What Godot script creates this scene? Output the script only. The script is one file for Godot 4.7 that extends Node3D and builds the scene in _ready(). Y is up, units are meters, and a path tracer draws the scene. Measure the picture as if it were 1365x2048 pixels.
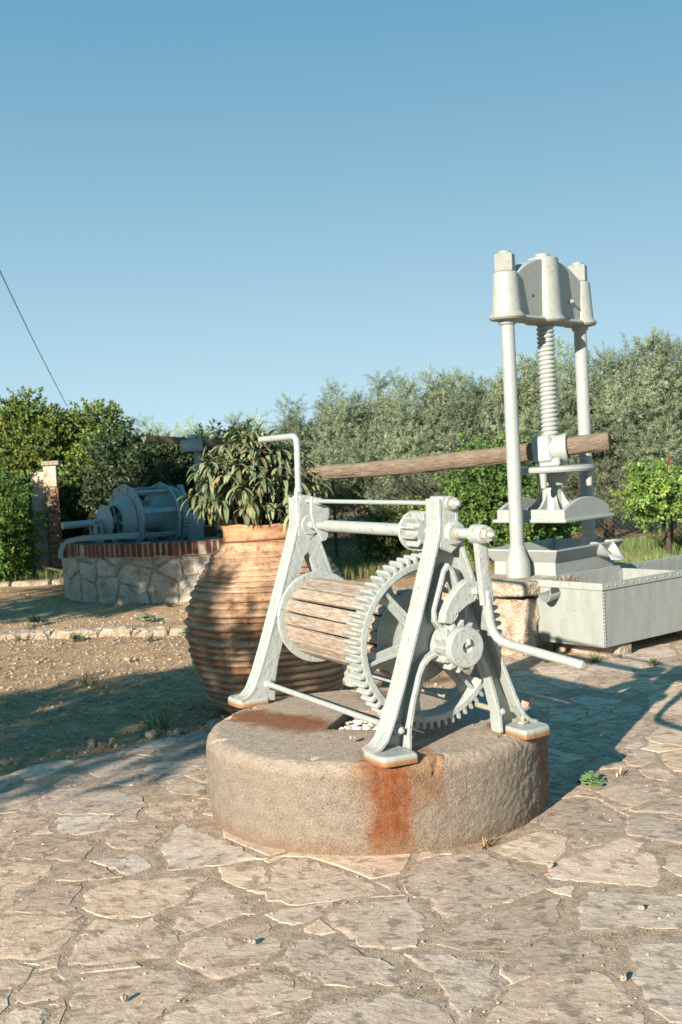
extends Node3D
# Courtyard with an old hand winch on a millstone, a ribbed clay jar, a screw press and an iron trough.

class MB:
	var p := PackedVector3Array()
	var c := PackedColorArray()
	var col := Color(1, 1, 1)

	func tri(a: Vector3, b: Vector3, d: Vector3) -> void:
		p.append(a); p.append(b); p.append(d)
		c.append(col); c.append(col); c.append(col)

	func quad(a: Vector3, b: Vector3, d: Vector3, e: Vector3) -> void:
		tri(a, b, d)
		tri(a, d, e)

	func fix(i0: int) -> void:
		var m := Vector3.ZERO
		for i in range(i0, p.size()):
			m += p[i]
		m /= maxf(1.0, p.size() - i0)
		var vol := 0.0
		for i in range(i0, p.size(), 3):
			vol += (p[i] - m).dot((p[i + 1] - m).cross(p[i + 2] - m))
		if vol < 0.0:
			for i in range(i0, p.size(), 3):
				var t := p[i + 1]
				p[i + 1] = p[i + 2]
				p[i + 2] = t
				var k := c[i + 1]
				c[i + 1] = c[i + 2]
				c[i + 2] = k

	func move(i0: int, t: Transform3D) -> void:
		for i in range(i0, p.size()):
			p[i] = t * p[i]

	func oq(pts: Array, o: Vector3) -> void:
		var m := Vector3.ZERO
		for q in pts:
			m += q
		m /= pts.size()
		var n: Vector3 = (pts[1] - pts[0]).cross(pts[2] - pts[0])
		if n.dot(m - o) < 0.0:
			pts.reverse()
		for i in range(1, pts.size() - 1):
			tri(pts[0], pts[i], pts[i + 1])

	func box(at: Vector3, s: Vector3, b := 0.004, basis := Basis()) -> void:
		var i0 := p.size()
		var h := s / 2.0
		b = minf(b, minf(h.x, minf(h.y, h.z)) * 0.8)
		var P := {}
		for x in [-1, 1]:
			for y in [-1, 1]:
				for z in [-1, 1]:
					P[[x, y, z, 0]] = Vector3(x * h.x, y * (h.y - b), z * (h.z - b))
					P[[x, y, z, 1]] = Vector3(x * (h.x - b), y * h.y, z * (h.z - b))
					P[[x, y, z, 2]] = Vector3(x * (h.x - b), y * (h.y - b), z * h.z)
		var o := Vector3.ZERO
		for s1 in [-1, 1]:
			oq([P[[s1, -1, -1, 0]], P[[s1, 1, -1, 0]], P[[s1, 1, 1, 0]], P[[s1, -1, 1, 0]]], o)
			oq([P[[-1, s1, -1, 1]], P[[1, s1, -1, 1]], P[[1, s1, 1, 1]], P[[-1, s1, 1, 1]]], o)
			oq([P[[-1, -1, s1, 2]], P[[1, -1, s1, 2]], P[[1, 1, s1, 2]], P[[-1, 1, s1, 2]]], o)
			for s2 in [-1, 1]:
				oq([P[[s1, s2, -1, 0]], P[[s1, s2, 1, 0]], P[[s1, s2, 1, 1]], P[[s1, s2, -1, 1]]], o)
				oq([P[[s1, -1, s2, 0]], P[[s1, 1, s2, 0]], P[[s1, 1, s2, 2]], P[[s1, -1, s2, 2]]], o)
				oq([P[[-1, s1, s2, 1]], P[[1, s1, s2, 1]], P[[1, s1, s2, 2]], P[[-1, s1, s2, 2]]], o)
				for s3 in [-1, 1]:
					oq([P[[s1, s2, s3, 0]], P[[s1, s2, s3, 1]], P[[s1, s2, s3, 2]]], o)
		move(i0, Transform3D(basis, at))

	func tube(pts: Array, r, n := 12, round_ends := false) -> void:
		var i0 := p.size()
		var up := Vector3.UP
		var rings := []
		var m := pts.size()
		for i in m:
			var d: Vector3 = (pts[mini(i + 1, m - 1)] - pts[maxi(i - 1, 0)]).normalized()
			if absf(d.dot(up)) > 0.95:
				up = Vector3.RIGHT if absf(d.x) < 0.9 else Vector3.BACK
			var x := up.cross(d).normalized()
			var y := d.cross(x)
			up = y
			var rr: float = r[i] if r is Array else r
			var ring := []
			for k in n:
				var a := TAU * k / n
				ring.append(pts[i] + (x * cos(a) + y * sin(a)) * rr)
			if round_ends and i == 0:
				var r0 := []
				for k in n:
					r0.append(pts[0] - d * rr * 0.45 + (ring[k] - pts[0]) * 0.6)
				rings.append(r0)
			rings.append(ring)
			if round_ends and i == m - 1:
				var r1 := []
				for k in n:
					r1.append(pts[i] + d * rr * 0.45 + (ring[k] - pts[i]) * 0.6)
				rings.append(r1)
		for i in rings.size() - 1:
			for k in n:
				var k2 := (k + 1) % n
				quad(rings[i][k], rings[i][k2], rings[i + 1][k2], rings[i + 1][k])
		for e in [0, rings.size() - 1]:
			var mid := Vector3.ZERO
			for q in rings[e]:
				mid += q
			mid /= n
			for k in n:
				var k2 := (k + 1) % n
				if e == 0:
					tri(mid, rings[e][k2], rings[e][k])
				else:
					tri(mid, rings[e][k], rings[e][k2])
		fix(i0)

	# profile of (radius, height) turned about the y axis
	func lathe(prof: Array, n := 24, t := Transform3D()) -> void:
		var i0 := p.size()
		for k in n:
			var a0 := TAU * k / n
			var a1 := TAU * (k + 1) / n
			var d0 := Vector3(cos(a0), 0, sin(a0))
			var d1 := Vector3(cos(a1), 0, sin(a1))
			for i in prof.size() - 1:
				var q: Vector2 = prof[i]
				var w: Vector2 = prof[i + 1]
				var A := d0 * q.x + Vector3.UP * q.y
				var B := d1 * q.x + Vector3.UP * q.y
				var C := d1 * w.x + Vector3.UP * w.y
				var D := d0 * w.x + Vector3.UP * w.y
				if q.x < 1e-6:
					tri(A, C, D)
				elif w.x < 1e-6:
					tri(A, B, C)
				else:
					quad(A, B, C, D)
		fix(i0)
		move(i0, t)

	# outline in x,y pushed from z0 to z1
	func prism(poly: PackedVector2Array, z0: float, z1: float, t := Transform3D(), bev := 0.0) -> void:
		var i0 := p.size()
		var n := poly.size()
		var idx := Geometry2D.triangulate_polygon(poly)
		var ins := poly
		if bev > 0.0:
			ins = inset(poly, bev)
			if Geometry2D.triangulate_polygon(ins).is_empty():
				ins = poly
			idx = Geometry2D.triangulate_polygon(ins)
		for k in range(0, idx.size(), 3):
			var a := ins[idx[k]]
			var b := ins[idx[k + 1]]
			var d := ins[idx[k + 2]]
			if (b - a).cross(d - a) < 0.0:
				var s := b
				b = d
				d = s
			tri(Vector3(a.x, a.y, z1), Vector3(b.x, b.y, z1), Vector3(d.x, d.y, z1))
			tri(Vector3(a.x, a.y, z0), Vector3(d.x, d.y, z0), Vector3(b.x, b.y, z0))
		var cw := Geometry2D.is_polygon_clockwise(poly)
		for k in n:
			var k2 := (k + 1) % n
			var lv := [[ins, z0], [poly, z0 + bev], [poly, z1 - bev], [ins, z1]] if bev > 0.0 else [[poly, z0], [poly, z1]]
			for l in lv.size() - 1:
				var a: Vector2 = lv[l][0][k]
				var b: Vector2 = lv[l][0][k2]
				var a2: Vector2 = lv[l + 1][0][k]
				var b2: Vector2 = lv[l + 1][0][k2]
				var q := [Vector3(a.x, a.y, lv[l][1]), Vector3(b.x, b.y, lv[l][1]), Vector3(b2.x, b2.y, lv[l + 1][1]), Vector3(a2.x, a2.y, lv[l + 1][1])]
				if Geometry2D.is_polygon_clockwise(poly):
					q.reverse()
				quad(q[0], q[1], q[2], q[3])
		fix(i0)
		move(i0, t)

	static func inset(poly: PackedVector2Array, d: float) -> PackedVector2Array:
		var out := PackedVector2Array()
		var n := poly.size()
		var s := -1.0 if Geometry2D.is_polygon_clockwise(poly) else 1.0
		for i in n:
			var e0 := (poly[i] - poly[(i + n - 1) % n]).normalized()
			var e1 := (poly[(i + 1) % n] - poly[i]).normalized()
			var n0 := Vector2(-e0.y, e0.x) * s
			var n1 := Vector2(-e1.y, e1.x) * s
			var m := (n0 + n1)
			var l := maxf(m.length_squared() / 2.0, 0.35)
			out.append(poly[i] + m / l * d / 1.0)
		return out

	# strip of thickness th that follows an open path in x,y, from z0 to z1
	func ribbon(path: Array, th: float, z0: float, z1: float, t := Transform3D(), closed := false) -> void:
		var i0 := p.size()
		var n := path.size()
		var R := []
		for i in n:
			var e0: Vector2
			var e1: Vector2
			if closed:
				e0 = (path[i] - path[(i + n - 1) % n]).normalized()
				e1 = (path[(i + 1) % n] - path[i]).normalized()
			else:
				e0 = (path[i] - path[maxi(i - 1, 0)]).normalized() if i > 0 else (path[1] - path[0]).normalized()
				e1 = (path[mini(i + 1, n - 1)] - path[i]).normalized() if i < n - 1 else e0
			var m := Vector2(-e0.y - e1.y, e0.x + e1.x)
			m = m / maxf(m.length_squared() / 2.0, 0.5) * th / 2.0
			var a: Vector2 = path[i] + m
			var b: Vector2 = path[i] - m
			var q := minf(th * 0.22, 0.004)
			var mi := (a - b).normalized() * q
			R.append([Vector3(a.x - mi.x, a.y - mi.y, z1), Vector3(b.x + mi.x, b.y + mi.y, z1), Vector3(b.x, b.y, z1 - q), Vector3(b.x, b.y, z0), Vector3(a.x, a.y, z0), Vector3(a.x, a.y, z1 - q)])
		for i in (n if closed else n - 1):
			var j := (i + 1) % n
			for k in 6:
				var k2 := (k + 1) % 6
				quad(R[i][k], R[i][k2], R[j][k2], R[j][k])
		if not closed:
			for k in range(1, 5):
				tri(R[0][0], R[0][k + 1], R[0][k])
				tri(R[n - 1][0], R[n - 1][k], R[n - 1][k + 1])
		fix(i0)
		move(i0, t)

	func ball(at: Vector3, r: float, n := 8) -> void:
		var pr := []
		for i in 7:
			var a := -PI / 2 + PI * i / 6.0
			pr.append(Vector2(maxf(0.0, cos(a) * r) if i != 0 and i != 6 else 0.0, sin(a) * r))
		lathe(pr, n, Transform3D(Basis(), at))

	func mesh(deg := 38.0) -> ArrayMesh:
		var n := p.size()
		var lim := cos(deg_to_rad(deg))
		var fn := PackedVector3Array()
		fn.resize(n / 3)
		var at := {}
		for i in range(0, n, 3):
			fn[i / 3] = (p[i + 1] - p[i]).cross(p[i + 2] - p[i])
			for k in 3:
				var key := Vector3i((p[i + k] * 8000.0).round())
				if at.has(key):
					at[key].append(i / 3)
				else:
					at[key] = [i / 3]
		var fu := PackedVector3Array()
		fu.resize(n / 3)
		for i in fn.size():
			fu[i] = fn[i].normalized()
		var nn := PackedVector3Array()
		nn.resize(n)
		var vv := PackedVector3Array()
		vv.resize(n)
		var cc := PackedColorArray()
		cc.resize(n)
		for i in range(0, n, 3):
			var u := fu[i / 3]
			for k in 3:
				var s := Vector3.ZERO
				for f in at[Vector3i((p[i + k] * 8000.0).round())]:
					if fu[f].dot(u) >= lim:
						s += fn[f]
				var o: int = i + (0 if k == 0 else 3 - k)
				vv[o] = p[i + k]
				nn[o] = s.normalized() if s.length_squared() > 1e-24 else Vector3.UP
				cc[o] = c[i + k]
		var arr := []
		arr.resize(Mesh.ARRAY_MAX)
		arr[Mesh.ARRAY_VERTEX] = vv
		arr[Mesh.ARRAY_NORMAL] = nn
		arr[Mesh.ARRAY_COLOR] = cc
		var am := ArrayMesh.new()
		am.add_surface_from_arrays(Mesh.PRIMITIVE_TRIANGLES, arr)
		return am


# ---------------------------------------------------------------- helpers
var M := {}
var rng := RandomNumberGenerator.new()
var used := {}
var pavement_root: Node3D
var slab_polys: Array = []
var slab_mats: Array = []

func lin(r: float, g: float, b: float) -> Color:
	return Color(r, g, b).linear_to_srgb()

func numbered(called: String) -> String:
	var k: int = used.get(called, 0)
	used[called] = k + 1
	return called if k == 0 else "%s_%03d" % [called, k]

func meta(o: Node, label: String, category: String, group := "", kind := "") -> void:
	if label != "":
		o.set_meta("label", label)
	if category != "":
		o.set_meta("category", category)
	if group != "":
		o.set_meta("group", group)
	if kind != "":
		o.set_meta("kind", kind)

func thing(called: String, label: String, category: String, at := Vector3.ZERO, yaw := 0.0, group := "") -> Node3D:
	var o := Node3D.new()
	o.name = numbered(called)
	add_child(o)
	o.position = at
	o.rotation.y = yaw
	meta(o, label, category, group)
	return o

func part(parent: Node, called: String, mesh: Mesh, m: Material, t := Transform3D(), kind := "") -> MeshInstance3D:
	var o := MeshInstance3D.new()
	o.name = numbered(called) if parent == self else called
	o.mesh = mesh
	o.material_override = m
	o.transform = t
	parent.add_child(o, true)
	if kind != "":
		o.set_meta("kind", kind)
	return o

func at(x: float, y: float, z: float) -> Transform3D:
	return Transform3D(Basis(), Vector3(x, y, z))

# y axis of a lathe turned to point along d
func along(d: Vector3, o: Vector3) -> Transform3D:
	d = d.normalized()
	var x := (Vector3.UP if absf(d.y) < 0.9 else Vector3.RIGHT).cross(d).normalized()
	return Transform3D(Basis(x, d, x.cross(d)), o)

func hexa(r: float) -> PackedVector2Array:
	var q := PackedVector2Array()
	for i in 6:
		q.append(Vector2(cos(TAU * i / 6.0 + 0.3), sin(TAU * i / 6.0 + 0.3)) * r)
	return q

func nut(b: MB, t: Transform3D, r: float, h: float, stud := 0.0) -> void:
	# a hexagon nut whose axis is the local z of t
	b.prism(hexa(r), 0.0, h, t, r * 0.12)
	if stud > 0.0:
		b.tube([t * Vector3(0, 0, h - 0.002), t * Vector3(0, 0, h + stud)], r * 0.55, 8, true)

func smooth(a: float, b: float, x: float) -> float:
	var t := clampf((x - a) / (b - a), 0.0, 1.0)
	return t * t * (3.0 - 2.0 * t)

func noise(sd: int, f: float, oct := 3, type := FastNoiseLite.TYPE_SIMPLEX_SMOOTH) -> FastNoiseLite:
	var n := FastNoiseLite.new()
	n.seed = sd
	n.noise_type = type
	n.frequency = f
	n.fractal_octaves = oct
	return n

# grid of points from fn(u index, v index) -> [position, colour]; wraps round in u when asked
func gridmesh(nu: int, nv: int, fn: Callable, wrap := false) -> ArrayMesh:
	var v := PackedVector3Array()
	var c := PackedColorArray()
	v.resize(nu * nv)
	c.resize(nu * nv)
	for j in nv:
		for i in nu:
			var r: Array = fn.call(i, j)
			v[j * nu + i] = r[0]
			c[j * nu + i] = r[1]
	var idx := PackedInt32Array()
	var nn := PackedVector3Array()
	nn.resize(nu * nv)
	for j in nv - 1:
		for i in (nu if wrap else nu - 1):
			var i2 := (i + 1) % nu
			var a := j * nu + i
			var b := j * nu + i2
			var d := (j + 1) * nu + i2
			var e := (j + 1) * nu + i
			var n1 := (v[b] - v[a]).cross(v[d] - v[a])
			var n2 := (v[d] - v[a]).cross(v[e] - v[a])
			nn[a] += n1 + n2
			nn[b] += n1
			nn[d] += n1 + n2
			nn[e] += n2
			idx.append_array([a, d, b, a, e, d])
	for i in nn.size():
		nn[i] = nn[i].normalized()
	var arr := []
	arr.resize(Mesh.ARRAY_MAX)
	arr[Mesh.ARRAY_VERTEX] = v
	arr[Mesh.ARRAY_NORMAL] = nn
	arr[Mesh.ARRAY_COLOR] = c
	arr[Mesh.ARRAY_INDEX] = idx
	var am := ArrayMesh.new()
	am.add_surface_from_arrays(Mesh.PRIMITIVE_TRIANGLES, arr)
	return am

func bytes(size: int, l: Array) -> PackedByteArray:
	# l: seed, frequency, octaves, type
	var n := noise(l[0], l[1], l[2], l[3])
	if l[3] == FastNoiseLite.TYPE_CELLULAR:
		n.cellular_return_type = FastNoiseLite.RETURN_DISTANCE if l.size() < 6 else l[5]
		n.fractal_type = FastNoiseLite.FRACTAL_NONE
	return n.get_seamless_image(size, size, false, false, 0.12, true).get_data()

# layers [seed, freq, octaves, type, weight]; returns [colour texture, height texture]
func paint_tex(size: int, stops: Array, layers: Array, contrast := 1.0, spots: Array = []) -> Array:
	var g := Gradient.new()
	g.offsets = PackedFloat32Array()
	g.colors = PackedColorArray()
	for s in stops:
		g.add_point(s[0], s[1])
	var lut := []
	for i in 256:
		lut.append(g.sample(i / 255.0))
	var data := []
	var tot := 0.0
	# patterns are laid out for 1024 pixels a side; half that many are computed
	var fine := 1.0
	if size == 1024:
		size = 512
		fine = 2.0
	for l in layers:
		data.append(bytes(size, [l[0], l[1] * fine, l[2], l[3]]))
		tot += l[4]
	var sp := []
	for s in spots:
		sp.append(bytes(size, [s[0][0], s[0][1] * fine, s[0][2], s[0][3]]))
	var rgb := PackedByteArray()
	rgb.resize(size * size * 3)
	var hi := PackedByteArray()
	hi.resize(size * size)
	var nl := layers.size()
	var w := []
	for l in layers:
		w.append(l[4] / tot)
	for i in size * size:
		var v := 0.0
		for k in nl:
			v += data[k][i] * w[k]
		v = clampf((v - 127.5) * contrast + 127.5, 0.0, 255.0)
		var cl: Color = lut[int(v)]
		for k in sp.size():
			var q: float = (sp[k][i] / 255.0 - spots[k][1]) * spots[k][2]
			if q > 0.0:
				cl = cl.lerp(spots[k][3], minf(q, spots[k][4]))
		rgb[i * 3] = int(cl.r * 255.0)
		rgb[i * 3 + 1] = int(cl.g * 255.0)
		rgb[i * 3 + 2] = int(cl.b * 255.0)
		hi[i] = int(v)
	return [ImageTexture.create_from_image(Image.create_from_data(size, size, false, Image.FORMAT_RGB8, rgb)), ImageTexture.create_from_image(Image.create_from_data(size, size, false, Image.FORMAT_L8, hi))]

func height_tex(size: int, layers: Array, contrast := 1.0) -> ImageTexture:
	return paint_tex(size, [[0.0, Color.BLACK], [1.0, Color.WHITE]], layers, contrast)[1]

func mat(called: String, albedo: Color, rough: float, tx: Texture2D = null, scale := Vector3.ONE, bump: Texture2D = null, cm := 0.0, world := false, off := Vector3.ZERO) -> StandardMaterial3D:
	var m := StandardMaterial3D.new()
	m.resource_name = called
	m.albedo_color = albedo
	m.roughness = rough
	m.vertex_color_use_as_albedo = true
	if tx or bump:
		m.uv1_triplanar = true
		m.uv1_world_triplanar = world
		m.uv1_scale = scale
		m.uv1_offset = off
		m.uv1_triplanar_sharpness = 4.0
	m.albedo_texture = tx
	if bump:
		m.heightmap_enabled = true
		m.heightmap_texture = bump
		m.heightmap_scale = cm
	M[called] = m
	return m

const SX := FastNoiseLite.TYPE_SIMPLEX_SMOOTH
const CE := FastNoiseLite.TYPE_CELLULAR
const PE := FastNoiseLite.TYPE_PERLIN

func S(r: int, g: int, b: int) -> Color:
	return Color(r / 255.0, g / 255.0, b / 255.0)

# split rock: smooth beds with thin ledges where a layer has flaked away
func terrace_tex(size: int) -> ImageTexture:
	var a := bytes(size, [31, 0.008, 5, SX])
	var b := bytes(size, [32, 0.035, 4, SX])
	var c := bytes(size, [33, 0.16, 2, SX])
	var o := PackedByteArray()
	o.resize(size * size)
	for i in size * size:
		var v := a[i] / 255.0 * 5.0 + b[i] / 255.0 * 0.35
		var f := floorf(v)
		v = f + smooth(0.80, 1.0, v - f)
		o[i] = int(clampf(v / 5.6 * 170.0 + b[i] * 0.24 + c[i] * 0.06, 0.0, 255.0))
	return ImageTexture.create_from_image(Image.create_from_data(size, size, false, Image.FORMAT_L8, o))

func materials() -> void:
	var t: Array
	# thick hand-brushed grey paint
	t = paint_tex(512, [[0.0, S(230, 230, 225)], [0.45, S(238, 240, 237)], [1.0, S(245, 247, 246)]], [[1, 0.008, 4, SX, 1.0], [2, 0.06, 3, SX, 0.6]], 1.2, [[[7, 0.03, 4, SX], 0.80, 6.0, S(196, 140, 84), 0.7], [[8, 0.05, 3, SX], 0.83, 6.0, S(140, 138, 130), 0.5]])
	var lump := height_tex(512, [[3, 0.03, 3, SX, 1.0], [4, 0.12, 2, SX, 0.5], [5, 0.3, 1, SX, 0.12]], 1.2)
	mat("grey_paint", lin(0.395, 0.42, 0.40), 0.40, t[0], Vector3.ONE * 1.6, lump, 0.28)
	mat("smooth_paint", lin(0.37, 0.393, 0.373), 0.48, t[0], Vector3.ONE * 1.7, lump, 0.10)
	mat("sheet_paint", lin(0.345, 0.365, 0.342), 0.5, paint_tex(512, [[0.0, S(218, 217, 208)], [0.5, S(233, 234, 230)], [1.0, S(246, 247, 246)]], [[11, 0.006, 4, SX, 1.0], [12, 0.03, 3, SX, 0.5]], 1.2)[0], Vector3(2.4, 0.7, 2.4), lump, 0.06)
	var wt := paint_tex(512, [[0.0, S(228, 226, 218)], [0.45, S(237, 238, 234)], [1.0, S(246, 247, 246)]], [[13, 0.008, 4, SX, 1.0], [14, 0.06, 3, SX, 0.6]], 1.3, [[[15, 0.045, 4, SX], 0.76, 7.0, S(170, 108, 62), 0.8], [[16, 0.02, 4, SX], 0.72, 4.0, S(214, 184, 150), 0.5]])
	mat("weathered_paint", lin(0.37, 0.393, 0.373), 0.5, wt[0], Vector3(2.2, 0.9, 2.2), lump, 0.14)
	mat("blue_paint", lin(0.29, 0.365, 0.37), 0.5, t[0], Vector3.ONE * 1.6, lump, 0.2)
	mat("bare_iron", lin(0.17, 0.08, 0.05), 0.85, null)
	mat("rust_iron", lin(0.26, 0.11, 0.07), 0.9, t[0], Vector3.ONE * 3.0)
	mat("wire", lin(0.07, 0.055, 0.045), 0.6)
	mat("cable", lin(0.03, 0.03, 0.033), 0.6)
	# millstone
	t = paint_tex(1024, [[0.0, S(126, 114, 102)], [0.35, S(188, 176, 162)], [0.65, S(214, 203, 189)], [1.0, S(246, 240, 230)]], [[21, 0.012, 4, SX, 0.5], [22, 0.08, 3, SX, 1.1], [23, 0.2, 2, SX, 0.9]], 1.6, [[[24, 0.11, 2, SX], 0.73, 9.0, S(246, 236, 220), 0.75], [[25, 0.10, 2, SX], 0.74, 9.0, S(104, 90, 78), 0.7]])
	var pits := height_tex(1024, [[26, 0.05, 4, SX, 0.8], [27, 0.14, 3, SX, 1.0], [28, 0.022, 3, SX, 0.6]], 1.5)
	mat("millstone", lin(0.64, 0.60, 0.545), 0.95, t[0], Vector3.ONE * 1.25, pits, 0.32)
	# flagstones in several tones
	var st := terrace_tex(512)
	var tones := [
		[S(170, 150, 130), S(220, 205, 187), S(240, 231, 219)],
		[S(150, 132, 114), S(208, 190, 170), S(236, 223, 206)],
		[S(146, 131, 116), S(200, 185, 168), S(232, 221, 206)],
		[S(174, 150, 126), S(224, 206, 184), S(241, 230, 212)],
		[S(156, 143, 130), S(210, 198, 184), S(234, 225, 213)],
	]
	for i in tones.size():
		var q: Array = tones[i]
		t = paint_tex(1024, [[0.0, q[0]], [0.30, q[0].lerp(q[1], 0.6)], [0.52, q[1]], [1.0, q[2]]], [[41 + i, 0.0035, 6, SX, 0.75], [51 + i, 0.016, 6, SX, 0.8], [61 + i, 0.075, 4, SX, 0.8], [66 + i, 0.2, 1, SX, 0.5]], 1.7, [[[91 + i, 0.007, 7, SX], 0.60, 4.0, q[0].darkened(0.12), 0.7], [[96 + i, 0.07, 3, SX], 0.74, 7.0, S(112, 98, 84), 0.6]])
		for k in 3:
			var al: float = [0.88, 0.72, 0.80][k]
			var m := mat("flagstone_%d" % (i * 3 + k), [lin(al, al * 0.905, al * 0.805), lin(al, al * 0.915, al * 0.83), lin(al, al * 0.89, al * 0.785)][(k + i) % 3], 0.92, t[0], Vector3(1.25, 1.6, 1.75) * (0.85 + 0.2 * k), st, 0.5, false, Vector3(0.37 * k + 0.11 * i, 0.2, 0.53 * k + 0.3 * i))
			slab_mats.append(m)
	t = paint_tex(1024, [[0.0, S(128, 112, 95)], [0.35, S(176, 159, 139)], [0.65, S(200, 184, 164)], [1.0, S(222, 211, 195)]], [[71, 0.01, 4, SX, 1.0], [72, 0.05, 4, SX, 0.7], [73, 0.3, 2, SX, 0.3]], 1.5, [[[74, 0.05, 4, SX], 0.66, 8.0, S(222, 214, 200), 0.8], [[79, 0.09, 3, SX], 0.72, 7.0, S(120, 98, 74), 0.7]])
	var grit := height_tex(1024, [[75, 0.015, 4, SX, 0.7], [76, 0.09, 3, SX, 0.8], [77, 0.3, 2, SX, 0.4]], 1.4)
	mat("mortar", lin(0.70, 0.63, 0.555), 0.97, t[0], Vector3.ONE * 1.3, grit, 0.35)
	t = paint_tex(1024, [[0.0, S(120, 94, 66)], [0.4, S(182, 154, 120)], [0.7, S(208, 186, 154)], [1.0, S(238, 228, 210)]], [[81, 0.008, 4, SX, 0.8], [82, 0.08, 4, SX, 0.8], [83, 0.3, 2, SX, 0.9]], 1.7, [[[84, 0.2, 2, SX], 0.73, 9.0, S(238, 230, 216), 0.9]])
	mat("dirt", lin(0.88, 0.78, 0.66), 1.0, t[0], Vector3.ONE * 0.8, grit, 1.0)
	# pale limestone
	t = paint_tex(512, [[0.0, S(168, 146, 120)], [0.4, S(220, 208, 190)], [1.0, S(250, 246, 238)]], [[101, 0.008, 5, SX, 1.0], [102, 0.05, 4, SX, 0.6], [103, 0.2, 2, SX, 0.2]], 1.5, [[[104, 0.012, 4, SX], 0.70, 4.0, S(206, 156, 104), 0.6]])
	var chip := height_tex(512, [[105, 0.012, 5, SX, 1.0], [106, 0.05, 3, SX, 0.5]], 1.3)
	mat("limestone", lin(0.50, 0.465, 0.41), 0.95, t[0], Vector3.ONE * 1.6, chip, 2.0)
	mat("wall_stone", lin(0.60, 0.625, 0.625), 0.95, t[0], Vector3.ONE * 1.2, chip, 2.4)
	mat("joint", lin(0.58, 0.55, 0.50), 1.0, t[0], Vector3.ONE * 3.0, grit, 1.0)
	mat("brick", lin(0.24, 0.095, 0.065), 0.95, t[0], Vector3.ONE * 4.0, chip, 0.6)
	mat("plaster", lin(0.70, 0.67, 0.62), 0.9, t[0], Vector3.ONE * 0.8)
	# weathered wood, grain along x
	t = paint_tex(512, [[0.0, S(112, 96, 82)], [0.3, S(170, 156, 139)], [0.65, S(202, 189, 170)], [1.0, S(232, 222, 207)]], [[111, 0.02, 4, SX, 1.0], [112, 0.07, 4, SX, 0.7], [113, 0.25, 2, SX, 0.3]], 1.6, [[[114, 0.01, 3, SX], 0.72, 3.0, S(196, 126, 70), 0.6]])
	var grain := height_tex(512, [[115, 0.03, 4, SX, 1.0], [116, 0.15, 3, SX, 0.6]], 1.4)
	for i in 4:
		mat("slat_wood_%d" % i, [lin(0.70, 0.675, 0.65), lin(0.63, 0.62, 0.605), lin(0.74, 0.70, 0.665), lin(0.64, 0.58, 0.52)][i], 0.85, t[0], Vector3(9, 9, 0.9), grain, 0.35, false, Vector3(0.3 * i, 0.17 * i, 0.41 * i))
	mat("pole_wood", lin(0.42, 0.385, 0.34), 0.9, t[0], Vector3(0.7, 7, 7), grain, 0.8)
	mat("old_beam", lin(0.34, 0.30, 0.26), 0.9, t[0], Vector3(0.7, 6, 6), grain, 0.8)
	# clay
	t = paint_tex(512, [[0.0, S(160, 134, 110)], [0.4, S(200, 183, 162)], [0.7, S(217, 203, 184)], [1.0, S(240, 233, 222)]], [[121, 0.008, 5, SX, 1.0], [122, 0.04, 4, SX, 0.6], [123, 0.2, 2, SX, 0.25]], 1.6, [[[124, 0.02, 4, SX], 0.72, 5.0, S(150, 92, 62), 0.6]])
	mat("clay", lin(0.66, 0.53, 0.42), 0.9, t[0], Vector3(1.4, 2.2, 1.4), chip, 0.5)
	mat("soil", lin(0.06, 0.045, 0.032), 1.0, t[0], Vector3.ONE * 3.0, grit, 2.0)
	# bark, leaves, stones: colour comes with each copy
	mat("bark", lin(0.15, 0.145, 0.13), 1.0, t[0], Vector3(6, 1.2, 6), grain, 1.2)
	for d in [["leaf", 0.5, 0.20], ["sage_leaf", 0.8, 0.18], ["straw", 0.9, 0.1]]:
		var m := mat(d[0], Color.WHITE, d[1])
		m.backlight_enabled = true
		m.backlight = Color(d[2] * 2.0, d[2] * 2.0, d[2] * 1.0)
	mat("pebble", lin(0.9, 0.88, 0.84), 0.95, null, Vector3.ONE)
	mat("rock", lin(0.62, 0.58, 0.52), 0.95, t[0], Vector3.ONE * 3.0, chip, 1.0)

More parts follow.
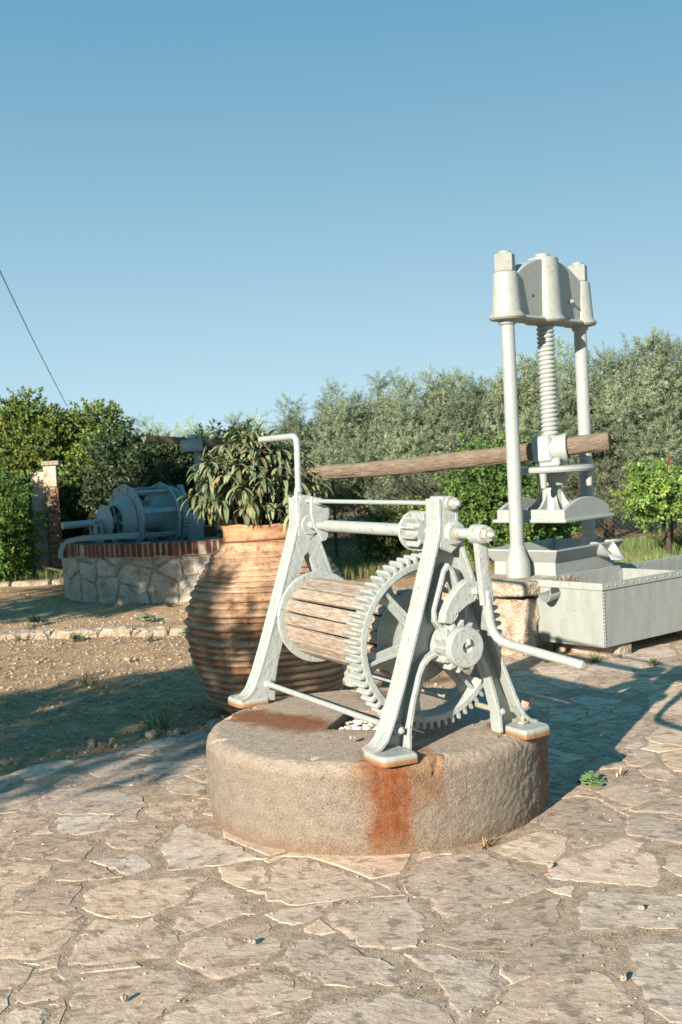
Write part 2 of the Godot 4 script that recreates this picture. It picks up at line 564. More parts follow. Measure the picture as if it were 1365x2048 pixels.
func _ready() -> void:
	rng.seed = 4711
	# camera: eye height 1.456 m, tipped down 2.65 degrees and rolled 3 degrees
	var cam := Camera3D.new()
	cam.name = "camera"
	var ca := CameraAttributesPhysical.new()
	ca.frustum_focal_length = 38.87
	ca.frustum_focus_distance = 4.6
	ca.frustum_near = 0.05
	ca.frustum_far = 600.0
	ca.exposure_aperture = 6.3
	cam.attributes = ca
	var cp := deg_to_rad(2.65)
	var cr := deg_to_rad(3.0)
	var up0 := Vector3(0, cos(cp), -sin(cp))
	var rt := Vector3.RIGHT * cos(cr) - up0 * sin(cr)
	var up1 := up0 * cos(cr) + Vector3.RIGHT * sin(cr)
	cam.transform = Transform3D(Basis(rt, up1, Vector3(0, sin(cp), cos(cp))), Vector3(0, 1.456, 0))
	cam.far = 600.0
	cam.near = 0.05
	add_child(cam)
	cam.fov = 48.47
	# sky
	var env := Environment.new()
	env.background_mode = Environment.BG_SKY
	var sk := ProceduralSkyMaterial.new()
	sk.sky_top_color = lin(0.018, 0.129, 0.228)
	sk.sky_horizon_color = lin(0.305, 0.422, 0.480)
	sk.sky_curve = 0.175
	sk.ground_bottom_color = lin(0.11, 0.09, 0.07)
	sk.ground_horizon_color = lin(0.17, 0.16, 0.14)
	sk.sun_angle_max = 1.0
	var sky := Sky.new()
	sky.sky_material = sk
	env.sky = sky
	env.tonemap_mode = Environment.TONE_MAPPER_LINEAR
	env.tonemap_exposure = 2.05
	env.sdfgi_enabled = true
	env.ssao_enabled = true
	env.ssil_enabled = true
	var we := WorldEnvironment.new()
	we.name = "world_environment"
	we.environment = env
	add_child(we)
	# low evening sun from behind the left shoulder, 20 degrees high
	var sun := DirectionalLight3D.new()
	sun.name = "sun"
	sun.light_energy = 1.6
	sun.light_color = lin(1.0, 0.895, 0.785)
	sun.light_angular_distance = 0.5
	sun.shadow_enabled = true
	add_child(sun)
	sun.look_at_from_position(Vector3.ZERO, Vector3(0.4824, -0.3502, -0.8029))

	materials()
	ground()
	pavement()
	wall_bed()
	kerb()
	far_trees()
	left_hedge()
	gate_pillar()
	fence()
	shade_trees()
	millstone()
	winch()
	jar()
	sage()
	plinth()
	press()
	trough()
	hoist()
	far_press()
	power_cable()
	small_things()

# ---------------------------------------------------------------- ground
func ground() -> void:
	var xs := []
	var zs := []
	var s := -1.0
	for i in 161:
		var q := (i - 80) / 80.0
		xs.append(signf(q) * (absf(q) * 9.0 + pow(absf(q), 7.0) * 150.0))
	for i in 201:
		var q := i / 200.0
		zs.append(12.0 - q * 34.0 - pow(q, 9.0) * 260.0)
	var n1 := noise(201, 0.9, 4)
	var n2 := noise(202, 0.12, 3)
	var n3 := noise(203, 0.5, 4)
	var fn := func(i: int, j: int) -> Array:
		var x: float = xs[i]
		var z: float = zs[j]
		var near := 1.0 - smooth(24.0, 40.0, -z)
		var y := -0.055 + n1.get_noise_2d(x, z) * 0.03 * near + n2.get_noise_2d(x, z) * 0.04 * near
		# tone: pale gravel nearby, brown dirt further, green where grass stands
		var c := Color(1, 1, 1)
		var br := clampf(0.5 + n3.get_noise_2d(x, z) * 0.9, 0.0, 1.0)
		c = c.lerp(Color(0.82, 0.68, 0.53), 0.7 * br * (1.0 - smooth(-3.0, -1.0, z)))
		var gr := smooth(12.5, 15.0, -z) * clampf(0.6 + n2.get_noise_2d(x * 3.0, z * 3.0), 0.0, 1.0)
		c = c.lerp(Color(0.30, 0.30, 0.13), gr * 0.7)
		return [Vector3(x, y, z), c]
	var g := part(self, "ground", gridmesh(xs.size(), zs.size(), fn), M.dirt)
	meta(g, "dry gravel and dirt ground of the yard", "", "", "structure")
	# loose gravel on the open strip left of the jar
	var pm := []
	for k in 3:
		pm.append(pebble_mesh(300 + k))
	for k in 3:
		var mm := MultiMesh.new()
		mm.transform_format = MultiMesh.TRANSFORM_3D
		mm.use_colors = true
		mm.mesh = pm[k]
		mm.instance_count = 9000
		for i in 9000:
			var z := -4.6 - 7.4 * pow(rng.randf(), 0.8)
			var x := rng.randf_range(-0.32 * -z - 0.4, 0.6)
			if k == 2 and i % 3 == 0:
				z = rng.randf_range(-12.0, -15.5)
				x = rng.randf_range(-4.5, 3.0)
			var on_pave := Geometry2D.is_point_in_polygon(Vector2(x, z), PAVE)
			var r := 0.003 + 0.014 * pow(rng.randf(), 6.0)
			if on_pave:
				r = 0.002
			var y: float = -0.055 + n1.get_noise_2d(x, z) * 0.03 + n2.get_noise_2d(x, z) * 0.04
			var b := Basis.from_euler(Vector3(rng.randf() * 0.8, rng.randf() * TAU, rng.randf() * 0.8)).scaled(Vector3(r, r * 0.7, r))
			mm.set_instance_transform(i, Transform3D(b, Vector3(x, y + r * 0.25, z)))
			var v := rng.randf_range(0.22, 0.52)
			mm.set_instance_color(i, Color(v, v * rng.randf_range(0.76, 0.90), v * rng.randf_range(0.50, 0.76)))
		var o := MultiMeshInstance3D.new()
		o.name = numbered("gravel")
		o.multimesh = mm
		o.material_override = M.pebble
		add_child(o)
		meta(o, ["small loose gravel scattered over the dirt left of the jar", "loose pale gravel chips in front of the low kerb", "coarse loose gravel around the kerb and the round wall"][k], "gravel", "", "stuff")
	# dry straw and needles
	var sb := MB.new()
	sb.quad(Vector3(-0.035, 0, -0.0012), Vector3(0.035, 0.004, -0.0012), Vector3(0.035, 0.004, 0.0012), Vector3(-0.035, 0, 0.0012))
	var sm := MultiMesh.new()
	sm.transform_format = MultiMesh.TRANSFORM_3D
	sm.use_colors = true
	sm.mesh = sb.mesh()
	sm.instance_count = 26000
	for i in 26000:
		var z := -4.8 - 6.5 * rng.randf()
		var x := rng.randf_range(-0.32 * -z - 0.3, 0.2)
		var y: float = -0.055 + n1.get_noise_2d(x, z) * 0.03 + n2.get_noise_2d(x, z) * 0.04 + 0.004
		var b := Basis.from_euler(Vector3(0, rng.randf() * TAU, rng.randf_range(-0.25, 0.25))).scaled(Vector3.ONE * rng.randf_range(0.5, 1.4))
		sm.set_instance_transform(i, Transform3D(b, Vector3(x, y - (0.06 if Geometry2D.is_point_in_polygon(Vector2(x, z), PAVE) else 0.0), z)))
		var v := rng.randf_range(0.2, 0.62)
		sm.set_instance_color(i, Color(v, v * 0.72, v * 0.42))
	var so := MultiMeshInstance3D.new()
	so.name = "dry_straw"
	so.multimesh = sm
	so.material_override = M.straw
	add_child(so)
	meta(so, "dry straw and pine needles strewn on the gravel", "straw", "", "stuff")
	grass("grass", "green grass and weeds growing along the foot of the wire fence", 2.0, 8.5, -13.2, -17.5, 14000, 0.13, Color(0.11, 0.19, 0.06))
	grass("grass", "low dark grass in front of the left hedge", -8.0, -2.9, -16.0, -18.5, 5000, 0.14, Color(0.10, 0.16, 0.05))
	grass("grass", "yellow green grass behind the hand winch", -2.0, 2.2, -14.0, -17.5, 5000, 0.12, Color(0.20, 0.22, 0.08))

func pebble_mesh(sd: int) -> ArrayMesh:
	var b := MB.new()
	var n := noise(sd, 0.8, 2)
	var pr := []
	b.lathe([Vector2(0, -0.8), Vector2(0.7, -0.55), Vector2(1.0, 0.0), Vector2(0.75, 0.6), Vector2(0, 0.85)], 7)
	for i in b.p.size():
		var q := b.p[i]
		b.p[i] = q * (1.0 + 0.45 * n.get_noise_3dv((q * 10.0).round() / 10.0 + Vector3.ONE * sd))
	return b.mesh(50.0)

func grass(called: String, label: String, x0: float, x1: float, z0: float, z1: float, count: int, h: float, tone: Color) -> void:
	var b := MB.new()
	for k in 5:
		var a := TAU * k / 5.0 + k
		var d := Vector3(cos(a), 0, sin(a))
		var w := Vector3(-d.z, 0, d.x) * 0.006
		var r := d * 0.012
		var m := d * 0.05 + Vector3.UP * 0.7
		var e := d * 0.22 + Vector3.UP * (0.9 + 0.1 * (k % 3))
		b.quad(r - w, r + w, m + w, m - w)
		b.tri(m - w, m + w, e)
	var mm := MultiMesh.new()
	mm.transform_format = MultiMesh.TRANSFORM_3D
	mm.use_colors = true
	mm.mesh = b.mesh()
	mm.instance_count = count
	var n := noise(int(absf(x0 * 31.0)) + 7, 0.5, 3)
	for i in count:
		var x := rng.randf_range(x0, x1)
		var z := rng.randf_range(z0, z1)
		var s := h * rng.randf_range(0.4, 1.3) * (0.6 + 0.8 * clampf(n.get_noise_2d(x, z) + 0.4, 0.0, 1.0))
		mm.set_instance_transform(i, Transform3D(Basis(Vector3.UP, rng.randf() * TAU).scaled(Vector3(s * 1.3, s, s * 1.3)), Vector3(x, -0.06, z)))
		var v := rng.randf_range(0.6, 1.5)
		var y := rng.randf()
		mm.set_instance_color(i, Color(tone.r * v * (1.0 + 0.9 * y * y), tone.g * v * (1.0 + 0.3 * y * y), tone.b * v))
	var o := MultiMeshInstance3D.new()
	o.name = numbered(called)
	o.multimesh = mm
	o.material_override = M.leaf
	add_child(o)
	meta(o, label, "grass", "", "stuff")

# ---------------------------------------------------------------- flagstone paving
const PAVE := [Vector2(-6.0, -1.0), Vector2(-2.3, -4.75), Vector2(-1.70, -5.50), Vector2(-1.40, -5.74), Vector2(-1.12, -5.98), Vector2(-0.95, -6.12), Vector2(-0.5, -6.3), Vector2(0.2, -6.45), Vector2(0.7, -7.2), Vector2(0.9, -8.2), Vector2(1.3, -9.4), Vector2(5.0, -11.2), Vector2(9.0, -11.5), Vector2(9.0, 3.0), Vector2(-6.0, 3.0)]

func slab(a: Array) -> void:
	var q := PackedVector2Array()
	for i in range(0, a.size(), 2):
		q.append(Vector2(a[i], a[i + 1]) / 1000.0)
	slab_polys.append(q)

func build_slab(q: PackedVector2Array, k: int) -> void:
	var area := 0.0
	for i in q.size():
		area += q[i].cross(q[(i + 1) % q.size()]) / 2.0
	if absf(area) < 0.003:
		return
	# break the straight edges up
	var e := PackedVector2Array()
	var nn := noise(900, 5.0, 4)
	for i in q.size():
		var a := q[i]
		var b := q[(i + 1) % q.size()]
		var m := maxi(1, int(a.distance_to(b) / 0.03))
		for s in m:
			var w := a.lerp(b, s / float(m))
			e.append(w + Vector2(nn.get_noise_2d(w.x, w.y), nn.get_noise_2d(w.x + 31.0, w.y - 17.0)) * 0.014 + Vector2(nn.get_noise_2d(w.x * 5.0, w.y * 5.0), nn.get_noise_2d(w.x * 5.0 + 9.0, w.y * 5.0)) * 0.011)
	var top := MB.inset(e, minf(0.020 + 0.012 * rng.randf(), sqrt(absf(area)) * 0.10))
	var drop := PackedFloat32Array()
	for i in e.size():
		# some stretches of edge are crisp with an open crack, others run flush into the mortar
		var cr := smooth(-0.15, 0.25, nn.get_noise_2d(e[i].x * 1.3 + 50.0, e[i].y * 1.3))
		top[i] = e[i].lerp(top[i], lerpf(1.0, 0.16, cr))
		drop.append(0.0012 - 0.007 * cr)
	var idx := Geometry2D.triangulate_polygon(top)
	if idx.is_empty():
		top = MB.inset(q, 0.006)
		e = q
		drop.resize(e.size())
		idx = Geometry2D.triangulate_polygon(top)
		if idx.is_empty():
			return
	var h := rng.randf_range(0.0036, 0.0054)
	var tilt := Vector2(rng.randf_range(-1, 1), rng.randf_range(-1, 1)) * 0.004
	var mid := Vector2.ZERO
	for w in e:
		mid += w / e.size()
	var yaw := rng.randf_range(-0.9, 0.5)
	var inv := Basis(Vector3.UP, -yaw)
	var bb := MB.new()
	var lift := func(w: Vector2) -> Vector3:
		return inv * Vector3(w.x, h + tilt.dot(w - mid) + nn.get_noise_2d(w.x * 0.6, w.y * 0.6) * 0.0022, w.y)
	for t in range(0, idx.size(), 3):
		var A: Vector3 = lift.call(top[idx[t]])
		var B: Vector3 = lift.call(top[idx[t + 1]])
		var C: Vector3 = lift.call(top[idx[t + 2]])
		if (B - A).cross(C - A).y < 0.0:
			bb.tri(A, C, B)
		else:
			bb.tri(A, B, C)
	var cw := Geometry2D.is_polygon_clockwise(e)
	for i in e.size():
		var j := (i + 1) % e.size()
		var A: Vector3 = lift.call(top[i])
		var B: Vector3 = lift.call(top[j])
		var C := inv * Vector3(e[j].x, drop[j], e[j].y)
		var D := inv * Vector3(e[i].x, drop[i], e[i].y)
		if (B - A).cross(C - A).dot(inv * Vector3(A.x - mid.x, 0, A.z - mid.y)) == INF:
			pass
		if cw:
			bb.quad(A, B, C, D)
		else:
			bb.quad(B, A, D, C)
	part(pavement_root, "flagstone", bb.mesh(24.0), slab_mats[k % slab_mats.size()], Transform3D(Basis(Vector3.UP, yaw), Vector3.ZERO))

func pavement() -> void:
	pavement_root = Node3D.new()
	pavement_root.name = "pavement"
	add_child(pavement_root)
	meta(pavement_root, "crazy paving of irregular limestone flagstones set in mortar", "", "", "structure")
	# mortar bed, a gently uneven sheet
	var n := noise(210, 1.4, 4)
	var bb := MB.new()
	var hole := PackedVector2Array(PAVE)
	var cell := 0.22
	for i in 70:
		for j in 68:
			var c := Vector2(-6.0 + i * cell, 3.0 - j * cell)
			var sq := PackedVector2Array([c, c + Vector2(cell, 0), c + Vector2(cell, -cell), c + Vector2(0, -cell)])
			for pc in Geometry2D.intersect_polygons(sq, hole):
				var id := Geometry2D.triangulate_polygon(pc)
				for t in range(0, id.size(), 3):
					var v := []
					for k in 3:
						var w: Vector2 = pc[id[t + k]]
						v.append(Vector3(w.x, 0.002 + n.get_noise_2d(w.x, w.y) * 0.002, w.y))
					if (v[1] - v[0]).cross(v[2] - v[0]).y < 0.0:
						bb.tri(v[0], v[2], v[1])
					else:
						bb.tri(v[0], v[1], v[2])
	for i in PAVE.size():
		var a: Vector2 = PAVE[i]
		var b: Vector2 = PAVE[(i + 1) % PAVE.size()]
		bb.quad(Vector3(a.x, 0.002 + n.get_noise_2d(a.x, a.y) * 0.002, a.y), Vector3(b.x, 0.002 + n.get_noise_2d(b.x, b.y) * 0.002, b.y), Vector3(b.x, -0.2, b.y), Vector3(a.x, -0.2, a.y))
	part(pavement_root, "mortar_bed", bb.mesh(60.0), M.mortar)
	slab([-1693,-5508,-1639,-5624,-1559,-5691,-1447,-5743,-1391,-5658,-1456,-5525,-1531,-5386,-1574,-5373,-1632,-5474])
	slab([-1729,-5483,-1686,-5485,-1624,-5449,-1571,-5363,-1616,-5299,-1650,-5220,-1726,-5150,-1812,-5393])
	slab([-1154,-5968,-1080,-6027,-981,-6122,-949,-6068,-943,-5961,-993,-5890,-1046,-5876,-1117,-5916])
	slab([-939,-6028,-892,-6174,-803,-6235,-745,-5732,-809,-5677,-931,-5601,-988,-5628,-1010,-5822,-932,-5914])
	slab([-1027,-5397,-1010,-5551,-974,-5592,-834,-5598,-737,-5662,-726,-5495,-780,-5381,-838,-5316,-897,-5268,-958,-5339])
	slab([-878,-5250,-786,-5233,-675,-5127,-659,-4988,-729,-4987,-819,-5017,-848,-5076])
	slab([-1168,-5260,-1071,-5360,-1033,-5383,-1016,-5335,-1024,-5191,-1086,-5216])
	slab([-1407,-5260,-1363,-5461,-1299,-5403,-1236,-5346,-1304,-5242,-1382,-5228])
	slab([-1362,-5571,-1258,-5699,-1123,-5740,-1003,-5665,-1022,-5569,-1115,-5414,-1204,-5355,-1288,-5431])
	slab([-1633,-5161,-1563,-5260,-1510,-5308,-1406,-5190,-1441,-5047,-1485,-4926,-1551,-4887])
	slab([-1390,-4872,-1428,-5044,-1375,-5198,-1263,-5206,-1207,-5210,-1113,-5151,-1003,-5076,-947,-5026,-926,-4905,-1024,-4774,-1143,-4775,-1302,-4809])
	slab([-896,-4729,-905,-4827,-902,-4901,-790,-4920,-664,-4898,-658,-4785,-672,-4656,-741,-4629,-826,-4659])
	slab([-1014,-4725,-953,-4798,-929,-4831,-914,-4662,-973,-4626])
	slab([-1536,-4836,-1443,-4857,-1304,-4773,-1289,-4700,-1326,-4616,-1369,-4514,-1418,-4438])
	slab([-1248,-4626,-1284,-4770,-1205,-4780,-1034,-4752,-984,-4628,-1022,-4545,-1125,-4529,-1216,-4554])
	slab([-1003,-4457,-957,-4579,-852,-4595,-760,-4514,-767,-4420,-817,-4306,-878,-4305,-954,-4347,-989,-4403])
	slab([-760,-4292,-734,-4562,-707,-4590,-573,-4426,-342,-4132,-497,-4081,-686,-4056])
	slab([-1368,-4273,-1383,-4323,-1382,-4413,-1353,-4533,-1240,-4537,-1230,-4524,-1035,-4441,-1030,-4200,-1191,-4237])
	slab([-990,-4198,-936,-4256,-845,-4271,-754,-4126,-761,-4091,-840,-4032,-938,-4135])
	slab([-1090,-4016,-1072,-4101,-1004,-4172,-934,-4116,-853,-4017,-909,-3996,-1004,-4001])
	slab([-1351,-4214,-1287,-4223,-1155,-4200,-1124,-4126,-1149,-4025,-1186,-3930,-1202,-3754,-1210,-3740,-1294,-3729,-1449,-4210])
	slab([-1199,-3744,-1165,-3853,-1113,-3959,-1003,-3968,-974,-3923,-979,-3813,-949,-3733,-976,-3700,-1118,-3726])
	slab([-953,-3856,-933,-3934,-841,-3971,-658,-3995,-543,-3979,-545,-3896,-591,-3776,-639,-3699,-682,-3647,-752,-3621,-864,-3664,-917,-3721])
	slab([-606,-3545,-602,-3689,-546,-3860,-516,-3908,-475,-3862,-323,-3641,-351,-3624,-497,-3522,-549,-3484])
	slab([-1202,-3715,-1067,-3712,-923,-3671,-910,-3585,-921,-3468,-924,-3393,-961,-3366,-988,-3352,-1102,-3377,-1194,-3400,-1293,-3705])
	slab([-884,-3292,-897,-3389,-886,-3555,-871,-3643,-825,-3644,-738,-3605,-673,-3625,-643,-3579,-647,-3532,-585,-3484,-564,-3436,-589,-3364,-593,-3323,-676,-3321,-787,-3298])
	slab([-561,-3292,-542,-3432,-493,-3482,-354,-3553,-303,-3527,-249,-3414,-254,-3351,-314,-3221,-418,-3152,-512,-3260])
	slab([-1083,-3316,-1034,-3327,-979,-3298,-975,-3223,-1002,-3161,-1000,-3108,-985,-3066,-995,-3018,-1084,-2998,-1192,-3328])
	slab([-975,-3075,-989,-3123,-965,-3245,-918,-3273,-915,-3239,-888,-3202,-846,-3165,-836,-3132,-856,-3093,-938,-3071])
	slab([-979,-2997,-959,-3043,-915,-3058,-869,-3048,-860,-2959,-840,-2862,-952,-2874,-998,-2951])
	slab([-791,-2952,-821,-3109,-844,-3197,-813,-3227,-603,-3254,-539,-3241,-488,-3135,-501,-3053,-572,-2944,-629,-2849,-772,-2864])
	slab([-554,-2918,-533,-2957,-290,-3193,-237,-3163,-133,-3058,-173,-2989,-291,-2911,-351,-2831,-542,-2838])
	slab([-507,-4065,-412,-4069,-340,-4059,-318,-3901,-393,-3838,-453,-3895,-495,-3951])
	slab([-324,-4056,-273,-4121,-188,-4100,-98,-4006,-23,-3918,75,-3766,74,-3743,15,-3720,-61,-3700,-96,-3690,-177,-3671,-235,-3679,-307,-3726,-382,-3821,-305,-3891])
	slab([-15,-4038,36,-4063,105,-4038,97,-3986,51,-3932,3,-3991])
	slab([-306,-3609,-251,-3644,-165,-3655,-96,-3678,-87,-3659,-141,-3573,-211,-3513,-268,-3534])
	slab([-180,-3489,-148,-3546,-117,-3515,-81,-3437,-122,-3426,-176,-3449])
	slab([-115,-3577,-61,-3656,26,-3688,159,-3685,183,-3609,205,-3535,184,-3404,161,-3307,93,-3291,-10,-3328,-52,-3408,-95,-3479])
	slab([-258,-3251,-231,-3343,-212,-3390,-159,-3415,-73,-3373,-11,-3292,39,-3238,98,-3186,86,-3154,146,-3093,81,-3063,-15,-3064,-103,-3094,-188,-3152])
	slab([-160,-2889,-130,-2961,-55,-2992,75,-3028,172,-2982,210,-2943,215,-2846,212,-2778,-163,-2817])
	slab([133,-3837,198,-3996,234,-4018,301,-4062,397,-4066,466,-4055,522,-3957,547,-3877,594,-3836,644,-3733,579,-3680,475,-3605,366,-3548,260,-3493,224,-3588,229,-3653,174,-3690])
	slab([481,-4090,575,-4181,685,-4284,771,-4209,750,-4040,712,-3973,669,-3910,624,-3934,547,-3998])
	slab([783,-4187,896,-4179,906,-4110,846,-4072,768,-4065])
	slab([633,-3831,661,-3902,749,-4004,846,-4044,946,-4142,999,-4144,1046,-4079,1048,-4013,1039,-3916,1012,-3776,987,-3669,947,-3667,852,-3704,755,-3741,646,-3788])
	slab([713,-4331,743,-4456,830,-4615,912,-4661,977,-4625,1011,-4467,1048,-4362,985,-4246,886,-4221,783,-4237])
	slab([617,-3698,703,-3717,680,-3621,633,-3658])
	slab([241,-3403,362,-3514,496,-3595,604,-3624,638,-3597,612,-3474,553,-3351,479,-3285,434,-3231,304,-3253,231,-3292,203,-3332])
	slab([672,-3529,724,-3601,743,-3673,811,-3656,889,-3622,1023,-3567,1062,-3540,997,-3333,956,-3344,795,-3365,712,-3350,651,-3364,668,-3467])
	slab([412,-3137,449,-3229,526,-3316,624,-3335,650,-3307,700,-3234,680,-3150,620,-3124,528,-3107,472,-3097,440,-3107])
	slab([125,-3257,187,-3267,276,-3233,363,-3194,361,-3105,377,-3050,359,-2990,309,-2927,270,-2875,232,-2860,221,-2927,208,-3038,182,-3136])
	slab([301,-2837,317,-2888,384,-2998,484,-3080,618,-3113,679,-3063,696,-2923,699,-2795,693,-2741,286,-2783])
	slab([760,-3227,818,-3256,928,-3254,970,-3249,806,-2729,761,-2795,726,-2863,729,-2959,718,-3042,755,-3092])
	slab([1039,-3839,1088,-3935,1135,-3937,1185,-3929,1122,-3729,1076,-3743])
	slab([1079,-4456,1196,-4528,1328,-4576,1393,-4589,1318,-4349,1266,-4369,1166,-4419])
	slab([1001,-4733,1125,-4814,1275,-4812,1311,-4702,1229,-4593,1123,-4517,1055,-4529,1041,-4651])
	slab([1050,-4329,1164,-4386,1182,-4329,1292,-4268,1221,-4042,1135,-4074,1059,-4124,1012,-4171,998,-4233])
	slab([1006,-5484,1182,-5666,1305,-5478,1245,-5379,1195,-5348,1067,-5401])
	slab([1161,-5779,1257,-5837,1240,-5762,1177,-5713])
	slab([1275,-5915,1389,-5973,1531,-5924,1504,-5766,1349,-5512,1270,-5602,1240,-5730])
	slab([1298,-5395,1342,-5485,1410,-5499,1406,-5429,1341,-5373])
	slab([1212,-5331,1351,-5357,1413,-5277,1388,-5139,1299,-5058,1245,-5105])
	slab([1255,-6543,1368,-6596,1480,-6487,1541,-6392,1471,-6313,1327,-6329,1264,-6421])
	slab([1009,-5189,1104,-5221,1181,-5258,1236,-5094,1205,-5051,1142,-5064,1073,-5053,1030,-5097])
	slab([1255,-7517,1442,-7571,1557,-7511,1480,-7375,1347,-7284,1239,-7314])
	slab([1479,-7149,1707,-7285,1789,-7162,1670,-6909,1505,-6817,1398,-6982])
	slab([1843,-7297,2004,-7329,2185,-7409,2086,-7079,1932,-7073,1818,-7129])
	slab([1582,-6625,1675,-6686,1684,-6557,1564,-6486])
	slab([1724,-6547,1865,-6680,1982,-6736,2051,-6718,1844,-6059,1704,-5986,1614,-6113])
	slab([1456,-5562,1622,-5837,1755,-5775,1607,-5304,1532,-5402,1440,-5478])
	slab([1435,-5259,1548,-5303,1596,-5266,1496,-4948,1407,-4977,1406,-5086])
	slab([1262,-5016,1358,-5034,1403,-4919,1333,-4830,1284,-4884])
	slab([989,-7234,1132,-7244,1261,-6837,1212,-6677,1010,-6771,952,-6917])
	slab([920,-6585,1206,-6555,1208,-6396,1064,-6243,914,-6429])
	slab([1009,-5812,1095,-5825,1148,-5719,1043,-5562,954,-5494])
	slab([1259,-6020,1380,-6168,1431,-6049,1334,-5969])
	slab([1430,-6174,1563,-6348,1610,-6186,1520,-6029,1446,-6046])
	slab([1115,-6342,1296,-6261,1251,-6056,1120,-5950,1050,-6034])
	var gm := MultiMesh.new()
	gm.transform_format = MultiMesh.TRANSFORM_3D
	gm.use_colors = true
	gm.mesh = pebble_mesh(320)
	gm.instance_count = 3400
	var r3 := RandomNumberGenerator.new()
	r3.seed = 41
	for i in 3400:
		var z := -2.2 - 6.3 * pow(r3.randf(), 1.4)
		var x := r3.randf_range(0.34 * z - 0.2, -0.34 * z + 0.2)
		var r := 0.0012 + 0.0034 * pow(r3.randf(), 4.0)
		var inside := Geometry2D.is_point_in_polygon(Vector2(x, z), hole) and Vector2(x - 0.1, z + 4.8).length() > 0.73
		gm.set_instance_transform(i, Transform3D(Basis.from_euler(Vector3(r3.randf(), r3.randf() * 6.0, r3.randf())).scaled(Vector3(r * 1.3, r, r)), Vector3(x, 0.0055 if inside else -0.2, z)))
		var v := r3.randf_range(0.18, 0.62)
		gm.set_instance_color(i, Color(v, v * 0.86, v * 0.70))
	var go := MultiMeshInstance3D.new()
	go.name = "grit"
	go.multimesh = gm
	go.material_override = M.pebble
	add_child(go)
	meta(go, "fine grit and crumbs of stone lying on the paving", "gravel", "", "stuff")
	var traced := slab_polys.duplicate()
	var k := 0
	for q in traced:
		build_slab(MB.inset(q, -0.005), k * 7 + k / 3)
		k += 1
	# the rest of the paving: irregular cells between jittered centres
	var fat := []
	for q in traced:
		for f in Geometry2D.offset_polygon(q, 0.018):
			fat.append(f)
	var seeds := []
	var r2 := RandomNumberGenerator.new()
	r2.seed = 99
	for i in 26:
		for j in 26:
			var w := Vector2(-4.0 + i * 0.44 + r2.randf_range(-0.17, 0.17), 1.2 - j * 0.46 + r2.randf_range(-0.17, 0.17) + (0.22 if i % 2 else 0.0))
			seeds.append(w)
	var count := 0
	for a in seeds.size():
		var c: Vector2 = seeds[a]
		if c.y > -2.1 or absf(c.x) > -c.y * 0.36 + 0.6 or not Geometry2D.is_point_in_polygon(c, hole):
			continue
		var cellp := PackedVector2Array([c + Vector2(-0.6, -0.6), c + Vector2(0.6, -0.6), c + Vector2(0.6, 0.6), c + Vector2(-0.6, 0.6)])
		for b in seeds.size():
			if b != a and c.distance_to(seeds[b]) < 1.2:
				var mid: Vector2 = (c + seeds[b]) / 2.0
				var d: Vector2 = (seeds[b] - c).normalized()
				var s := Vector2(-d.y, d.x)
				mid -= d * 0.011
				var half := PackedVector2Array([mid + s * 3.0, mid - s * 3.0, mid - s * 3.0 - d * 3.0, mid + s * 3.0 - d * 3.0])
				var cut := Geometry2D.intersect_polygons(cellp, half)
				if cut.size():
					cellp = cut[0]
		var pieces: Array = Geometry2D.intersect_polygons(cellp, hole)
		for f in fat:
			var next := []
			for pc in pieces:
				for x in Geometry2D.clip_polygons(pc, f):
					if not Geometry2D.is_polygon_clockwise(x):
						next.append(x)
			pieces = next
		for pc in pieces:
			if pc.size() >= 3 and count < 190:
				build_slab(pc, int(r2.randf() * 997.0))
				count += 1

